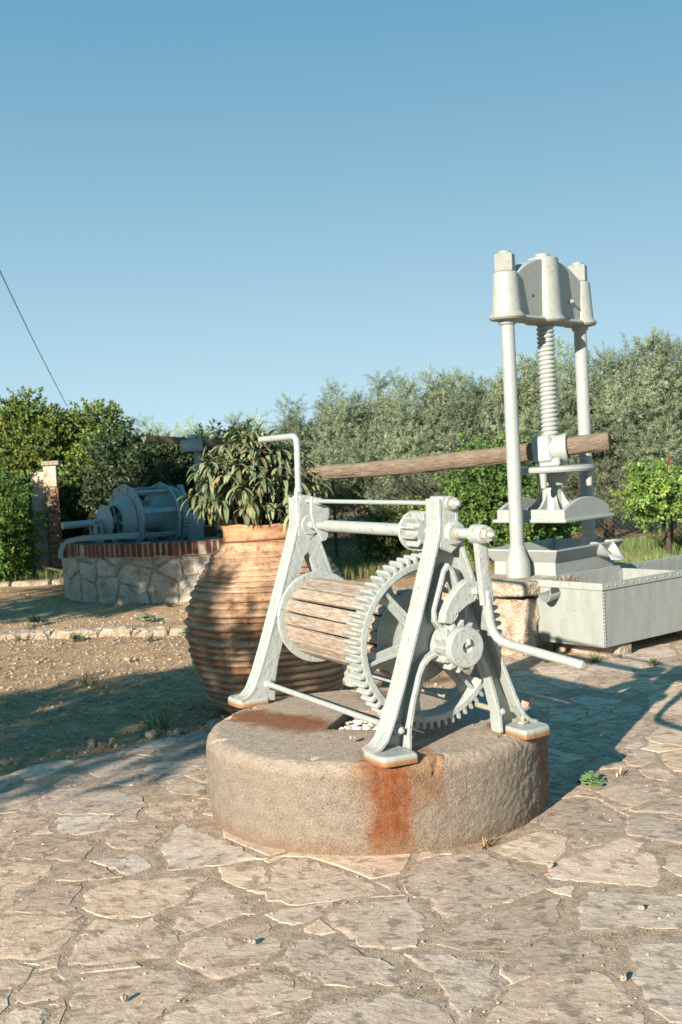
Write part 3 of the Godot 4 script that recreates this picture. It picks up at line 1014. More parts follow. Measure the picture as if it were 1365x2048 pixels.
# ---------------------------------------------------------------- millstone
func millstone() -> void:
	var C := Vector3(0.1003, 0, -4.8011)
	var root := thing("millstone", "thick round millstone with rust streaks lying flat under the hand winch", "millstone", C)
	var R := 0.72
	var H := 0.343
	var nu := 720
	var n1 := noise(221, 2.2, 4)
	var n2 := noise(222, 34.0, 3)
	var n3 := noise(223, 9.0, 4)
	var n4 := noise(224, 3.0, 3)
	# rows: floor of the hole, hole wall, top, rounded edge, side
	var rows := []
	for k in 4:
		rows.append([0, k / 3.0])
	for k in 46:
		rows.append([1, (k + 1) / 46.0])
	for k in 12:
		rows.append([2, (k + 1) / 12.0])
	for k in 66:
		rows.append([3, (k + 1) / 66.0])
	var hang := deg_to_rad(28.6 + 45.0)
	var rust := Color(0.78, 0.27, 0.05)
	var fn := func(i: int, j: int) -> Array:
		var a := TAU * i / nu
		var d := Vector3(cos(a), 0, sin(a))
		var la := a + hang
		var hr := minf(0.165 / maxf(absf(cos(la)), absf(sin(la))), 0.222)
		var hc := Vector3.ZERO
		var bev := 0.055
		var kind: int = rows[j][0]
		var t: float = rows[j][1]
		var P := Vector3.ZERO
		var out := Vector3.UP
		if kind == 0:
			P = hc + d * hr + Vector3.UP * (H - 0.09 + 0.084 * t)
			out = -d
		elif kind == 1:
			P = (hc + d * (hr + 0.006)).lerp(d * (R - bev), t)
			P.y = H - 0.004 * (1.0 - t)
		elif kind == 2:
			var b := t * PI / 2
			P = d * (R - bev + sin(b) * bev)
			P.y = H - bev + cos(b) * bev
			out = (d * sin(b) + Vector3.UP * cos(b))
		else:
			P = d * (R - 0.012 * t * t)
			P.y = (H - bev) * (1.0 - t) - 0.03 * t
			out = d
		var rough := 0.5 + 0.5 * smooth(60.0, 25.0, rad_to_deg(a)) * smooth(-30.0, 5.0, rad_to_deg(a if a < PI else a - TAU))
		var w := n1.get_noise_3dv(P) * 0.004 + n3.get_noise_3dv(P * Vector3(1, 1.9, 1)) * (0.002 + 0.011 * (rough - 0.5)) + n2.get_noise_3dv(P) * 0.0026 * (0.5 + 0.9 * rough)
		if kind == 0:
			w *= 0.5
		elif kind == 1:
			w *= lerpf(0.30, 0.8, smooth(0.60, 0.70, P.length()))
		# a few chips out of the edge
		if kind >= 1:
			var ch := n4.get_noise_3dv(P * 2.4 + Vector3.ONE * 9.0)
			if ch > 0.34 and (kind == 2 or (kind == 1 and P.length() > 0.70)):
				w -= (ch - 0.34) * 0.07
		var V := P + out * w
		# rust washed down from the iron feet
		var ad := rad_to_deg(a)
		if ad > 180.0:
			ad -= 360.0
		var j1 := n3.get_noise_3dv(P * 0.9) * 5.0 + n1.get_noise_3dv(P * 1.7) * 3.5
		var m := 0.0
		var wash := 0.0
		if kind >= 2 or (kind == 1 and P.length() > 0.6):
			var yy := P.y
			var flare := smooth(0.20, 0.34, yy) * 2.5
			# runs of unequal length and strength
			var drip := 0.5 + 0.5 * n3.get_noise_3d(ad * 0.06, 3.0, yy * 0.25)
			var jj := j1 * 0.55 + (drip - 0.5) * 3.0
			m = maxf(m, smooth(79.0 - flare, 84.0, ad + jj) * (1.0 - smooth(91.5, 97.0 + flare, ad + jj)) * (0.86 + 0.14 * smooth(0.25, 0.65, drip)))
			wash = maxf(wash, smooth(68.0, 73.5, ad + jj) * (1.0 - smooth(81.0, 86.0, ad)) * smooth(0.03, 0.27, yy + j1 * 0.022) * (0.5 + 0.5 * drip))
			wash = maxf(wash, 0.55 * smooth(92.0, 95.0, ad + jj) * (1.0 - smooth(97.0, 101.0, ad + jj)) * smooth(0.10, 0.30, yy + j1 * 0.02))
			m = maxf(m, 0.6 * smooth(10.0, 17.0, ad + j1 * 0.4) * (1.0 - smooth(26.0, 31.0, ad + j1 * 0.6)))
			m = maxf(m, 0.25 * (1.0 - smooth(0.0, 0.06, yy + j1 * 0.012)))
		if kind == 1:
			var q := Vector2(P.x, P.z)
			var s := Geometry2D.get_closest_point_to_segment(q, Vector2(-0.56, -0.20), Vector2(-0.29, 0.02))
			m = maxf(m, 0.85 * (1.0 - smooth(0.06, 0.17, q.distance_to(s) + j1 * 0.012)))
			m = maxf(m, 0.8 * (1.0 - smooth(0.08, 0.16, q.distance_to(Vector2(0.64, 0.22)) + j1 * 0.01)))
			m = maxf(m, 0.55 * (1.0 - smooth(0.05, 0.15, q.distance_to(Vector2(0.02, -0.5)) + j1 * 0.012)))
			m = maxf(m, 0.9 * (1.0 - smooth(0.05, 0.10, q.distance_to(Vector2(-0.02, 0.69)) + j1 * 0.006)))
		var c := Color(1, 1, 1).lerp(rust, clampf(m * (0.98 + 0.3 * n3.get_noise_3dv(P * 3.0)), 0.0, 1.0))
		c = c.lerp(Color(0.82, 0.50, 0.25), clampf(wash * (1.0 - m), 0.0, 1.0) * 0.95)
		# flat top painted lighter to offset the low sun, less where it has rusted
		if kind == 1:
			var top_light := 1.0 + 0.85 * (1.0 - 0.75 * clampf(m, 0.0, 1.0))
			c = Color(c.r * top_light, c.g * top_light * 0.98, c.b * top_light * 0.95)
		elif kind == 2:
			var top_light := 1.0 + 0.85 * (1.0 - t) * (1.0 - 0.75 * clampf(m, 0.0, 1.0))  # the painted brightening fades out over the rounded edge
			c = Color(c.r * top_light, c.g * top_light * 0.98, c.b * top_light * 0.95)
		# the side weathers a little browner near the ground
		c = c.lerp(Color(0.92, 0.80, 0.64), 0.6 * (1.0 - smooth(0.0, 0.12, P.y + n1.get_noise_3dv(P * 2.0) * 0.05)) * (1.0 if kind == 3 else 0.0))
		return [V, Color(c.r * 0.53, c.g * 0.53, c.b * 0.53)]
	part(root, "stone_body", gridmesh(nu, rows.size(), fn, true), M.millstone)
	# hole filled with pebbles
	var fb := MB.new()
	fb.box(Vector3(0, H - 0.10, 0), Vector3(0.34, 0.02, 0.34), 0.002, Basis(Vector3.UP, hang))
	part(root, "hole_floor", fb.mesh(), M.soil)
	var mm := MultiMesh.new()
	mm.transform_format = MultiMesh.TRANSFORM_3D
	mm.use_colors = true
	mm.mesh = pebble_mesh(311)
	mm.instance_count = 420
	for i in 420:
		var q := Basis(Vector3.UP, hang) * Vector3(rng.randf_range(-0.15, 0.15), 0, rng.randf_range(-0.15, 0.15))
		var r := rng.randf_range(0.006, 0.019)
		mm.set_instance_transform(i, Transform3D(Basis.from_euler(Vector3(rng.randf() * 3, rng.randf() * 6, rng.randf() * 3)).scaled(Vector3(r * 1.4, r * 0.8, r)), Vector3(0, H - 0.075 + rng.randf() * 0.045, 0) + q))
		var v := rng.randf_range(0.45, 0.8)
		mm.set_instance_color(i, Color(v, v * 0.93, v * 0.82))
	var o := MultiMeshInstance3D.new()
	o.name = "pebble_fill"
	o.multimesh = mm
	o.material_override = M.pebble
	root.add_child(o, true)
	o.set_meta("kind", "stuff")

# ---------------------------------------------------------------- hand winch
const RUST := Color(0.72, 0.26, 0.09)
const SOFT_RUST := Color(0.90, 0.74, 0.55)

func side_frame(s: float) -> ArrayMesh:
	# one cast A-frame: a web with flanges on its outer side; s = 1 near, -1 far
	var b := MB.new()
	var cx := -0.01
	var oL := [Vector2(-0.388, 0.030), Vector2(-0.355, 0.041), Vector2(-0.328, 0.066), Vector2(-0.307, 0.105), Vector2(-0.286, 0.150), Vector2(-0.243, 0.26), Vector2(-0.150, 0.52), Vector2(-0.070, 0.755), Vector2(-0.049, 0.82), Vector2(-0.046, 0.945)]
	var aL := [Vector2(-0.222, 0.012), Vector2(-0.218, 0.084), Vector2(-0.196, 0.18), Vector2(-0.163, 0.285), Vector2(-0.143, 0.322), Vector2(-0.114, 0.346), Vector2(-0.078, 0.358)]
	var sL := [Vector2(cx, 0.685), Vector2(-0.028, 0.668), Vector2(-0.082, 0.525), Vector2(-0.078, 0.482), Vector2(-0.052, 0.455)]
	var mir := func(v: Vector2) -> Vector2: return Vector2(2.0 * cx - v.x, v.y)
	var left := PackedVector2Array(oL)
	left.append(Vector2(cx, 0.945))
	for v in sL:
		left.append(v)
	left.append(Vector2(cx, 0.44))
	left.append(Vector2(cx, 0.35))
	var rev := aL.duplicate()
	rev.reverse()
	for v in rev:
		left.append(v)
	var right := PackedVector2Array()
	for v in left:
		right.append(mir.call(v))
	var zs := func(z0: float, z1: float) -> Array:
		return [minf(s * z0, s * z1), maxf(s * z0, s * z1)]
	var z: Array = zs.call(0.556, 0.574)
	b.prism(left, z[0], z[1])
	b.prism(right, z[0], z[1])
	z = zs.call(0.5545, 0.640)
	var z2: Array = zs.call(0.5745, 0.626)
	var oR := []
	for v in oL:
		oR.append(mir.call(v))
	var aR := []
	for v in aL:
		aR.append(mir.call(v))
	b.ribbon(oL, 0.017, z[0], z[1])
	b.ribbon(oR, 0.017, z[0], z[1])
	b.ribbon(aL, 0.019, z2[0], z2[1])
	b.ribbon(aR, 0.019, z2[0], z2[1])
	var sl := sL.duplicate()
	for i in range(sL.size() - 1, 0, -1):
		sl.append(mir.call(sL[i]))
	b.ribbon(sl, 0.017, z2[0], z2[1], Transform3D(), true)
	# solid head, axle boss, hub boss
	var z3: Array = zs.call(0.553, 0.638)
	b.prism(PackedVector2Array([Vector2(-0.058, 0.76), Vector2(-0.047, 0.93), Vector2(-0.035, 0.953), Vector2(0.012, 0.953), Vector2(0.026, 0.93), Vector2(0.036, 0.76), Vector2(0.0, 0.735)]), z3[0], z3[1], Transform3D(), 0.006)
	var fz := Basis(Vector3.RIGHT, PI / 2 * s)
	b.lathe([Vector2(0, 0.545), Vector2(0.046, 0.545), Vector2(0.05, 0.551), Vector2(0.046, 0.656), Vector2(0.038, 0.662), Vector2(0, 0.662)], 9, Transform3D(fz, Vector3(0.010, 0.812, 0)))
	b.lathe([Vector2(0, 0.54), Vector2(0.07, 0.54), Vector2(0.078, 0.55), Vector2(0.074, 0.632), Vector2(0.066, 0.64), Vector2(0, 0.64)], 22, Transform3D(fz, Vector3(cx, 0.382, 0)))
	b.lathe([Vector2(0, 0.55), Vector2(0.028, 0.55), Vector2(0.026, 0.655), Vector2(0, 0.655)], 12, Transform3D(fz, Vector3(0.0, 0.925, 0)))
	# foot plates: rusty along the underside, with ribs up to the legs
	for e in [-1.0, 1.0]:
		var q := PackedVector2Array()
		var c := Vector2(cx + e * 0.314, 0.640)
		var hw := 0.077
		var hd := 0.090
		for k in 20:
			var a := TAU * k / 20.0
			q.append(c + Vector2(signf(cos(a)) * pow(absf(cos(a)), 0.35) * hw, signf(sin(a)) * pow(absf(sin(a)), 0.35) * hd * (1.0 - 0.18 * e * cos(a))))
		var lv := [[-0.004, 0.0, RUST], [0.009, 0.0, RUST.lerp(SOFT_RUST, 0.35)], [0.018, 0.0, SOFT_RUST.lerp(Color.WHITE, 0.25)], [0.026, 0.002, Color.WHITE], [0.031, 0.008, Color.WHITE]]
		var i0 := b.p.size()
		for l in lv.size() - 1:
			var q0 := MB.inset(q, lv[l][1]) if lv[l][1] > 0.0 else q
			var q1 := MB.inset(q, lv[l + 1][1]) if lv[l + 1][1] > 0.0 else q
			for k in 20:
				var k2 := (k + 1) % 20
				var A := Vector3(q0[k].x, lv[l][0], q0[k].y * s)
				var B := Vector3(q0[k2].x, lv[l][0], q0[k2].y * s)
				var C := Vector3(q1[k2].x, lv[l + 1][0], q1[k2].y * s)
				var D := Vector3(q1[k].x, lv[l + 1][0], q1[k].y * s)
				b.quad(A, B, C, D)
				for m in 6:
					b.c[b.c.size() - 1 - m] = lv[l + 1][2] if m in [0, 1, 3] else lv[l][2]
		var qt := MB.inset(q, 0.008)
		for k in 20:
			b.tri(Vector3(c.x, 0.031, c.y * s), Vector3(qt[k].x, 0.031, qt[k].y * s), Vector3(qt[(k + 1) % 20].x, 0.031, qt[(k + 1) % 20].y * s))
		b.fix(i0)
		# low rib from the plate to the leg
		var zr: Array = zs.call(0.60, 0.614)
		b.prism(PackedVector2Array([Vector2(cx + e * 0.38, 0.024), Vector2(cx + e * 0.33, 0.024), Vector2(cx + e * 0.275, 0.12), Vector2(cx + e * 0.29, 0.12)]), zr[0], zr[1])
	# rust creeping up the flat inner face of the feet
	for i in b.p.size():
		var y := b.p[i].y
		if y < 0.05 and y > 0.031 and b.c[i] == Color.WHITE:
			b.c[i] = SOFT_RUST.lerp(Color.WHITE, smooth(0.03, 0.05, y))
	return b.mesh(32.0)

func winch() -> void:
	var root := thing("hand_winch", "white cast iron hand winch with big gear wheel and wooden drum on the millstone", "winch", Vector3(0.108, 0.343, -4.865), deg_to_rad(28.608))
	var P: Material = M.grey_paint
	for s in [1.0, -1.0]:
		var fr := part(root, "side_frame", side_frame(s), P)
		for e in [-1.0, 1.0]:
			var bb := MB.new()
			bb.col = Color(1, 0.88, 0.70)
			bb.box(Vector3(0, 0.006, 0), Vector3(0.034, 0.012, 0.030), 0.003, Basis(Vector3.UP, 0.3 * e))
			bb.tube([Vector3(0, 0.01, 0), Vector3(0, 0.03, 0)], 0.008, 8, true)
			part(fr, "foot_bolt", bb.mesh(), P, at(-0.01 + e * 0.318 - 0.004, 0.030, s * (0.60 if e < 0 else 0.63)))
			# nuts on the ends of the lower stay rods
			var nb := MB.new()
			nut(nb, Transform3D(Basis(Vector3.UP, 0.0 if s > 0 else PI), Vector3(0, 0, 0)), 0.024, 0.030, 0.018)
			nb.col = Color(0.80, 0.50, 0.26)
			nb.lathe([Vector2(0, -0.002), Vector2(0.027, -0.002), Vector2(0.0275, 0.0012), Vector2(0, 0.0012)], 16, Transform3D(Basis(Vector3.RIGHT, PI / 2 * s), Vector3.ZERO))
			part(fr, "rod_nut", nb.mesh(), P, at(-0.01 + e * (0.245 if e < 0 else 0.222), 0.092, s * 0.577))
			if s < 0:
				var wb := MB.new()
				nut(wb, Transform3D(), 0.022, 0.022)
				part(fr, "rod_nut", wb.mesh(), P, at(-0.01 + e * (0.245 if e < 0 else 0.222), 0.092, -0.556))
		var tn := MB.new()
		nut(tn, Transform3D(Basis(Vector3.UP, 0.0 if s > 0 else PI), Vector3.ZERO), 0.022, 0.022, 0.014)
		tn.col = Color(0.86, 0.62, 0.38)
		tn.lathe([Vector2(0, -0.002), Vector2(0.0245, -0.002), Vector2(0.025, 0.001), Vector2(0, 0.001)], 16, Transform3D(Basis(Vector3.RIGHT, PI / 2 * s), Vector3.ZERO))
		part(fr, "tie_rod_nut", tn.mesh(), P, at(0.0, 0.925, s * 0.656))
	# stay rods
	for e in [-1.0, 1.0]:
		var rb := MB.new()
		var x: float = -0.01 + e * (0.245 if e < 0 else 0.222)
		if e < 0:
			rb.tube([Vector3(x, 0.092, -0.57), Vector3(x, 0.092, -0.2), Vector3(x, 0.092, 0.2), Vector3(x, 0.092, 0.57)], 0.0125, 12)
		else:
			rb.tube([Vector3(x, 0.092, -0.57), Vector3(x, 0.092, -0.16)], 0.0115, 12)
			rb.col = Color(0.40, 0.26, 0.16)
			rb.tube([Vector3(x, 0.092, -0.16), Vector3(x, 0.092, -0.06)], 0.0117, 12)
			rb.col = Color(0.95, 0.85, 0.68)
			rb.tube([Vector3(x, 0.092, -0.06), Vector3(x, 0.092, 0.57)], 0.0115, 12)
		part(root, "stay_rod", rb.mesh(), P)
	var tb := MB.new()
	tb.tube([Vector3(0, 0.925, -0.57), Vector3(0, 0.925, 0.57)], 0.0095, 12)
	tb.tube([Vector3(0, 0.925, -0.46), Vector3(0, 0.925, -0.43)], 0.017, 10)
	part(root, "tie_rod", tb.mesh(), P)
	# crank axle with pinion
	var axb := MB.new()
	var ay := 0.812
	axb.tube([Vector3(0.01, ay, -0.72), Vector3(0.01, ay, -0.40)], 0.019, 16)
	axb.tube([Vector3(0.01, ay, -0.40), Vector3(0.01, ay, -0.385), Vector3(0.01, ay, 0.37), Vector3(0.01, ay, 0.385)], [0.019, 0.0265, 0.0265, 0.02], 18)
	axb.tube([Vector3(0.01, ay, 0.38), Vector3(0.01, ay, 0.83)], 0.0205, 16)
	axb.col = SOFT_RUST
	axb.lathe([Vector2(0.021, 0.655), Vector2(0.027, 0.66), Vector2(0.027, 0.668), Vector2(0.021, 0.672)], 14, Transform3D(Basis(Vector3.RIGHT, PI / 2), Vector3(0.01, ay, 0)))
	part(root, "crank_axle", axb.mesh(), P)
	var pb := MB.new()
	var np := 12
	pb.lathe([Vector2(0, 0.365), Vector2(0.080, 0.365), Vector2(0.082, 0.368), Vector2(0.082, 0.377), Vector2(0.079, 0.380), Vector2(0, 0.380)], 30, Transform3D(Basis(Vector3.RIGHT, PI / 2), Vector3(0.01, ay, 0)))
	var pp := PackedVector2Array()
	for k in np:
		for w in [[-0.30, 0.055], [-0.20, 0.060], [-0.13, 0.076], [-0.08, 0.079], [0.08, 0.079], [0.13, 0.076], [0.20, 0.060], [0.30, 0.055]]:
			var a: float = (k + 0.5 + w[0]) * TAU / np
			pp.append(Vector2(cos(a), sin(a)) * w[1])
	pb.prism(pp, 0.381, 0.468, at(0.01, ay, 0), 0.0025)
	part(root, "pinion", pb.mesh(30.0), P)
	# gear wheel
	var gc := Vector3(-0.002, 0.377, 0)
	var gear := Node3D.new()
	gear.name = "gear_wheel"
	root.add_child(gear)
	gear.position = gc
	var rim := MB.new()
	rim.lathe([Vector2(0.291, 0.385), Vector2(0.294, 0.381), Vector2(0.317, 0.380), Vector2(0.321, 0.384), Vector2(0.321, 0.464), Vector2(0.318, 0.468), Vector2(0.296, 0.468), Vector2(0.292, 0.464), Vector2(0.278, 0.43), Vector2(0.278, 0.418), Vector2(0.291, 0.385)], 96, Transform3D(Basis(Vector3.RIGHT, PI / 2), Vector3.ZERO))
	for i in rim.p.size():
		var q := rim.p[i]
		if Vector2(q.x, q.y).length() > 0.3195 and sin(atan2(q.y, q.x) * 5.0) > 0.1:
			rim.c[i] = Color(0.95, 0.86, 0.70)
	part(gear, "rim", rim.mesh(), P)
	var tm := MB.new()
	tm.prism(PackedVector2Array([Vector2(0.317, -0.0110), Vector2(0.324, -0.0096), Vector2(0.341, -0.0080), Vector2(0.3465, -0.0050), Vector2(0.3480, 0.0), Vector2(0.3465, 0.0050), Vector2(0.341, 0.0080), Vector2(0.324, 0.0096), Vector2(0.317, 0.0110)]), 0.382, 0.466, Transform3D(), 0.0025)
	var tmesh := tm.mesh(50.0)
	for k in 62:
		part(gear, "tooth", tmesh, P, Transform3D(Basis(Vector3.BACK, TAU * k / 62.0), Vector3.ZERO))
	var sp := MB.new()
	sp.prism(PackedVector2Array([Vector2(0.045, -0.030), Vector2(0.12, -0.028), Vector2(0.23, -0.027), Vector2(0.285, -0.050), Vector2(0.285, 0.050), Vector2(0.23, 0.027), Vector2(0.12, 0.028), Vector2(0.045, 0.030)]), 0.415, 0.433, Transform3D(), 0.004)
	sp.prism(PackedVector2Array([Vector2(0.04, 0.372), Vector2(0.12, 0.385), Vector2(0.25, 0.392), Vector2(0.289, 0.388), Vector2(0.289, 0.460), Vector2(0.25, 0.456), Vector2(0.12, 0.466), Vector2(0.04, 0.482)]), -0.008, 0.008, Transform3D(Basis(Vector3.RIGHT, Vector3.BACK, Vector3.DOWN), Vector3.ZERO), 0.003)
	var spm := sp.mesh()
	for k in 6:
		part(gear, "spoke", spm, P, Transform3D(Basis(Vector3.BACK, deg_to_rad(12.0 + 60.0 * k)), Vector3.ZERO))
	var hb := MB.new()
	hb.lathe([Vector2(0, 0.34), Vector2(0.055, 0.34), Vector2(0.066, 0.36), Vector2(0.066, 0.49), Vector2(0.058, 0.50), Vector2(0, 0.50)], 24, Transform3D(Basis(Vector3.RIGHT, PI / 2), Vector3.ZERO))
	part(gear, "gear_hub", hb.mesh(), P)
	# drum: two iron discs with wooden slats between them
	var dc := Vector3(0, 0.385, 0)
	var drum := Node3D.new()
	drum.name = "drum"
	root.add_child(drum)
	drum.position = dc
	for z in [-0.505, 0.352]:
		var db := MB.new()
		var r: float = 0.214 if z < 0 else 0.186
		db.lathe([Vector2(0, z), Vector2(r - 0.003, z), Vector2(r, z + 0.003), Vector2(r, z + 0.015), Vector2(r - 0.003, z + 0.018), Vector2(0.06, z + 0.018), Vector2(0, z + 0.019)], 48, Transform3D(Basis(Vector3.RIGHT, PI / 2), Vector3.ZERO))
		part(drum, "flange", db.mesh(), P)
	var wv := []
	for k in 4:
		var sb := MB.new()
		var w := [0.0515, 0.0535, 0.0495, 0.0525][k] as float
		var n := 10
		var i0 := sb.p.size()
		sb.box(Vector3(0.173, 0, -0.068), Vector3(0.022, w, 0.836), 0.0035, Basis(Vector3.RIGHT, [0.004, -0.003, 0.002, -0.005][k] as float))
		wv.append(sb.mesh(20.0))
	for k in 18:
		var a := deg_to_rad(96.0 + k * 360.0 / 18.0 + 0.6 * sin(k * 2.7))
		part(drum, "slat", wv[(k * 3) % 4], M["slat_wood_%d" % ((k * 5 + k / 3) % 4)], Transform3D(Basis(Vector3.BACK, a), Vector3.ZERO))
	var shb := MB.new()
	shb.tube([Vector3(0, 0, -0.64), Vector3(0, 0, 0.70)], 0.024, 16)
	part(drum, "shaft", shb.mesh(), P)
	# ratchet wheel, keeper disc and pawl outside the near frame
	var rc := Vector3(-0.012, 0.386, 0)
	var rw := MB.new()
	var rp := PackedVector2Array()
	for k in 14:
		for w in [[0.0, 0.078], [0.10, 0.100], [0.22, 0.099], [0.55, 0.086], [0.85, 0.078]]:
			var a: float = (k + w[0]) * TAU / 14.0
			rp.append(Vector2(cos(a), sin(a)) * w[1])
	rw.prism(rp, 0.640, 0.688, at(rc.x, rc.y, 0), 0.002)
	part(root, "ratchet_wheel", rw.mesh(25.0), P)
	var kd := MB.new()
	kd.lathe([Vector2(0, 0.690), Vector2(0.074, 0.690), Vector2(0.0765, 0.693), Vector2(0.0765, 0.722), Vector2(0.073, 0.7255), Vector2(0.021, 0.7262), Vector2(0.0195, 0.7245), Vector2(0.0195, 0.708), Vector2(0, 0.708)], 40, Transform3D(Basis(Vector3.RIGHT, PI / 2), rc))
	kd.tube([rc + Vector3(0.004, -0.002, 0.700), rc + Vector3(0.004, 0.018, 0.735), rc + Vector3(0.003, 0.030, 0.731)], 0.0085, 8, true)
	part(root, "keeper_disc", kd.mesh(), P)
	var pw := MB.new()
	pw.prism(PackedVector2Array([Vector2(0.025, 0.633), Vector2(-0.015, 0.609), Vector2(-0.057, 0.567), Vector2(-0.086, 0.515), Vector2(-0.091, 0.484), Vector2(-0.051, 0.475), Vector2(-0.027, 0.509), Vector2(0.019, 0.536), Vector2(0.066, 0.553), Vector2(0.088, 0.572), Vector2(0.092, 0.598), Vector2(0.078, 0.622), Vector2(0.054, 0.635)]), 0.652, 0.694, Transform3D(), 0.004)
	var pawl := part(root, "pawl", pw.mesh(28.0), P)
	var pv := MB.new()
	pv.tube([Vector3(0.055, 0.588, 0.57), Vector3(0.055, 0.588, 0.704)], 0.014, 12, true)
	pv.ball(Vector3(0.055, 0.588, 0.706), 0.013, 10)
	pv.tube([Vector3(0.056, 0.568, 0.702), Vector3(0.055, 0.588, 0.714), Vector3(0.055, 0.606, 0.703)], 0.004, 6)
	pv.tube([Vector3(0.055, 0.570, 0.703), Vector3(0.048, 0.560, 0.702)], 0.003, 6)
	pv.tube([Vector3(0.056, 0.570, 0.703), Vector3(0.063, 0.560, 0.702)], 0.003, 6)
	part(pawl, "pivot_pin", pv.mesh(), P)
	# cranks
	var cb := MB.new()
	cb.lathe([Vector2(0, 0.772), Vector2(0.034, 0.772), Vector2(0.038, 0.777), Vector2(0.036, 0.835), Vector2(0.030, 0.842), Vector2(0, 0.842)], 20, Transform3D(Basis(Vector3.RIGHT, PI / 2), Vector3(0.012, ay, 0)))
	cb.ribbon([Vector2(0.016, ay - 0.01), Vector2(0.024, 0.70), Vector2(0.032, 0.60), Vector2(0.036, 0.55)], 0.048, 0.786, 0.812)
	cb.tube([Vector3(0.032, 0.60, 0.799), Vector3(0.037, 0.54, 0.799), Vector3(0.046, 0.475, 0.802), Vector3(0.051, 0.447, 0.808), Vector3(0.057, 0.425, 0.824), Vector3(0.061, 0.414, 0.85), Vector3(0.066, 0.405, 0.90), Vector3(0.098, 0.375, 1.24)], [0.017, 0.0185, 0.0175, 0.0175, 0.0175, 0.0175, 0.0170, 0.0165], 16, true)
	cb.col = Color(0.66, 0.40, 0.20)
	cb.ribbon([Vector2(0.034, 0.785), Vector2(0.0385, 0.70), Vector2(0.043, 0.63)], 0.005, 0.8115, 0.8128)
	var crank := part(root, "crank_handle", cb.mesh(45.0), P)
	var cn := MB.new()
	cn.col = Color(0.97, 0.92, 0.84)
	nut(cn, at(0.012, ay, 0.842), 0.029, 0.026, 0.0)
	cn.tube([Vector3(0.012, ay, 0.865), Vector3(0.012, ay, 0.882), Vector3(0.012, ay, 0.892)], [0.013, 0.011, 0.005], 10)
	part(crank, "crank_nut", cn.mesh(), P)
	var fb := MB.new()
	fb.lathe([Vector2(0, 0.665), Vector2(0.030, 0.665), Vector2(0.034, 0.670), Vector2(0.032, 0.725), Vector2(0, 0.728)], 16, Transform3D(Basis(Vector3.RIGHT, -PI / 2), Vector3(0.012, ay, 0)))
	fb.ribbon([Vector2(0.014, ay), Vector2(0.026, 0.95), Vector2(0.030, 0.985)], 0.032, -0.708, -0.684)
	fb.tube([Vector3(0.030, 0.965, -0.696), Vector3(0.031, 0.985, -0.696)], 0.020, 14)
	fb.tube([Vector3(0.030, 0.97, -0.696), Vector3(0.037, 1.19, -0.700), Vector3(0.0385, 1.213, -0.706), Vector3(0.039, 1.230, -0.722), Vector3(0.039, 1.236, -0.745), Vector3(0.030, 1.234, -1.10)], 0.0162, 16, true)
	part(root, "crank_handle", fb.mesh(45.0), P)
	# bent keeper plate hanging from the tie rod over the axle
	var gp := MB.new()
	gp.prism(PackedVector2Array([Vector2(-0.028, 0.95), Vector2(0.007, 0.944), Vector2(0.025, 0.911), Vector2(0.064, 0.895), Vector2(0.066, 0.865), Vector2(0.060, 0.840), Vector2(0.044, 0.822), Vector2(0.044, 0.804), Vector2(0.056, 0.785), Vector2(0.052, 0.755), Vector2(0.039, 0.737), Vector2(0.018, 0.737), Vector2(0.004, 0.772), Vector2(-0.021, 0.809), Vector2(-0.033, 0.873)]), -0.475, -0.455, Transform3D(), 0.004)
	part(root, "keeper_plate", gp.mesh(), P)

# ---------------------------------------------------------------- clay jar and the sage in it
func curve(tab: Array, x: float) -> float:
	for i in tab.size() - 1:
		if x <= tab[i + 1].x:
			var t := clampf((x - tab[i].x) / (tab[i + 1].x - tab[i].x), 0.0, 1.0)
			var p0: float = tab[maxi(i - 1, 0)].y
			var p1: float = tab[i].y
			var p2: float = tab[i + 1].y
			var p3: float = tab[mini(i + 2, tab.size() - 1)].y
			return p1 + 0.5 * t * (p2 - p0 + t * (2.0 * p0 - 5.0 * p1 + 4.0 * p2 - p3 + t * (3.0 * (p1 - p2) + p3 - p0)))
	return tab[tab.size() - 1].y

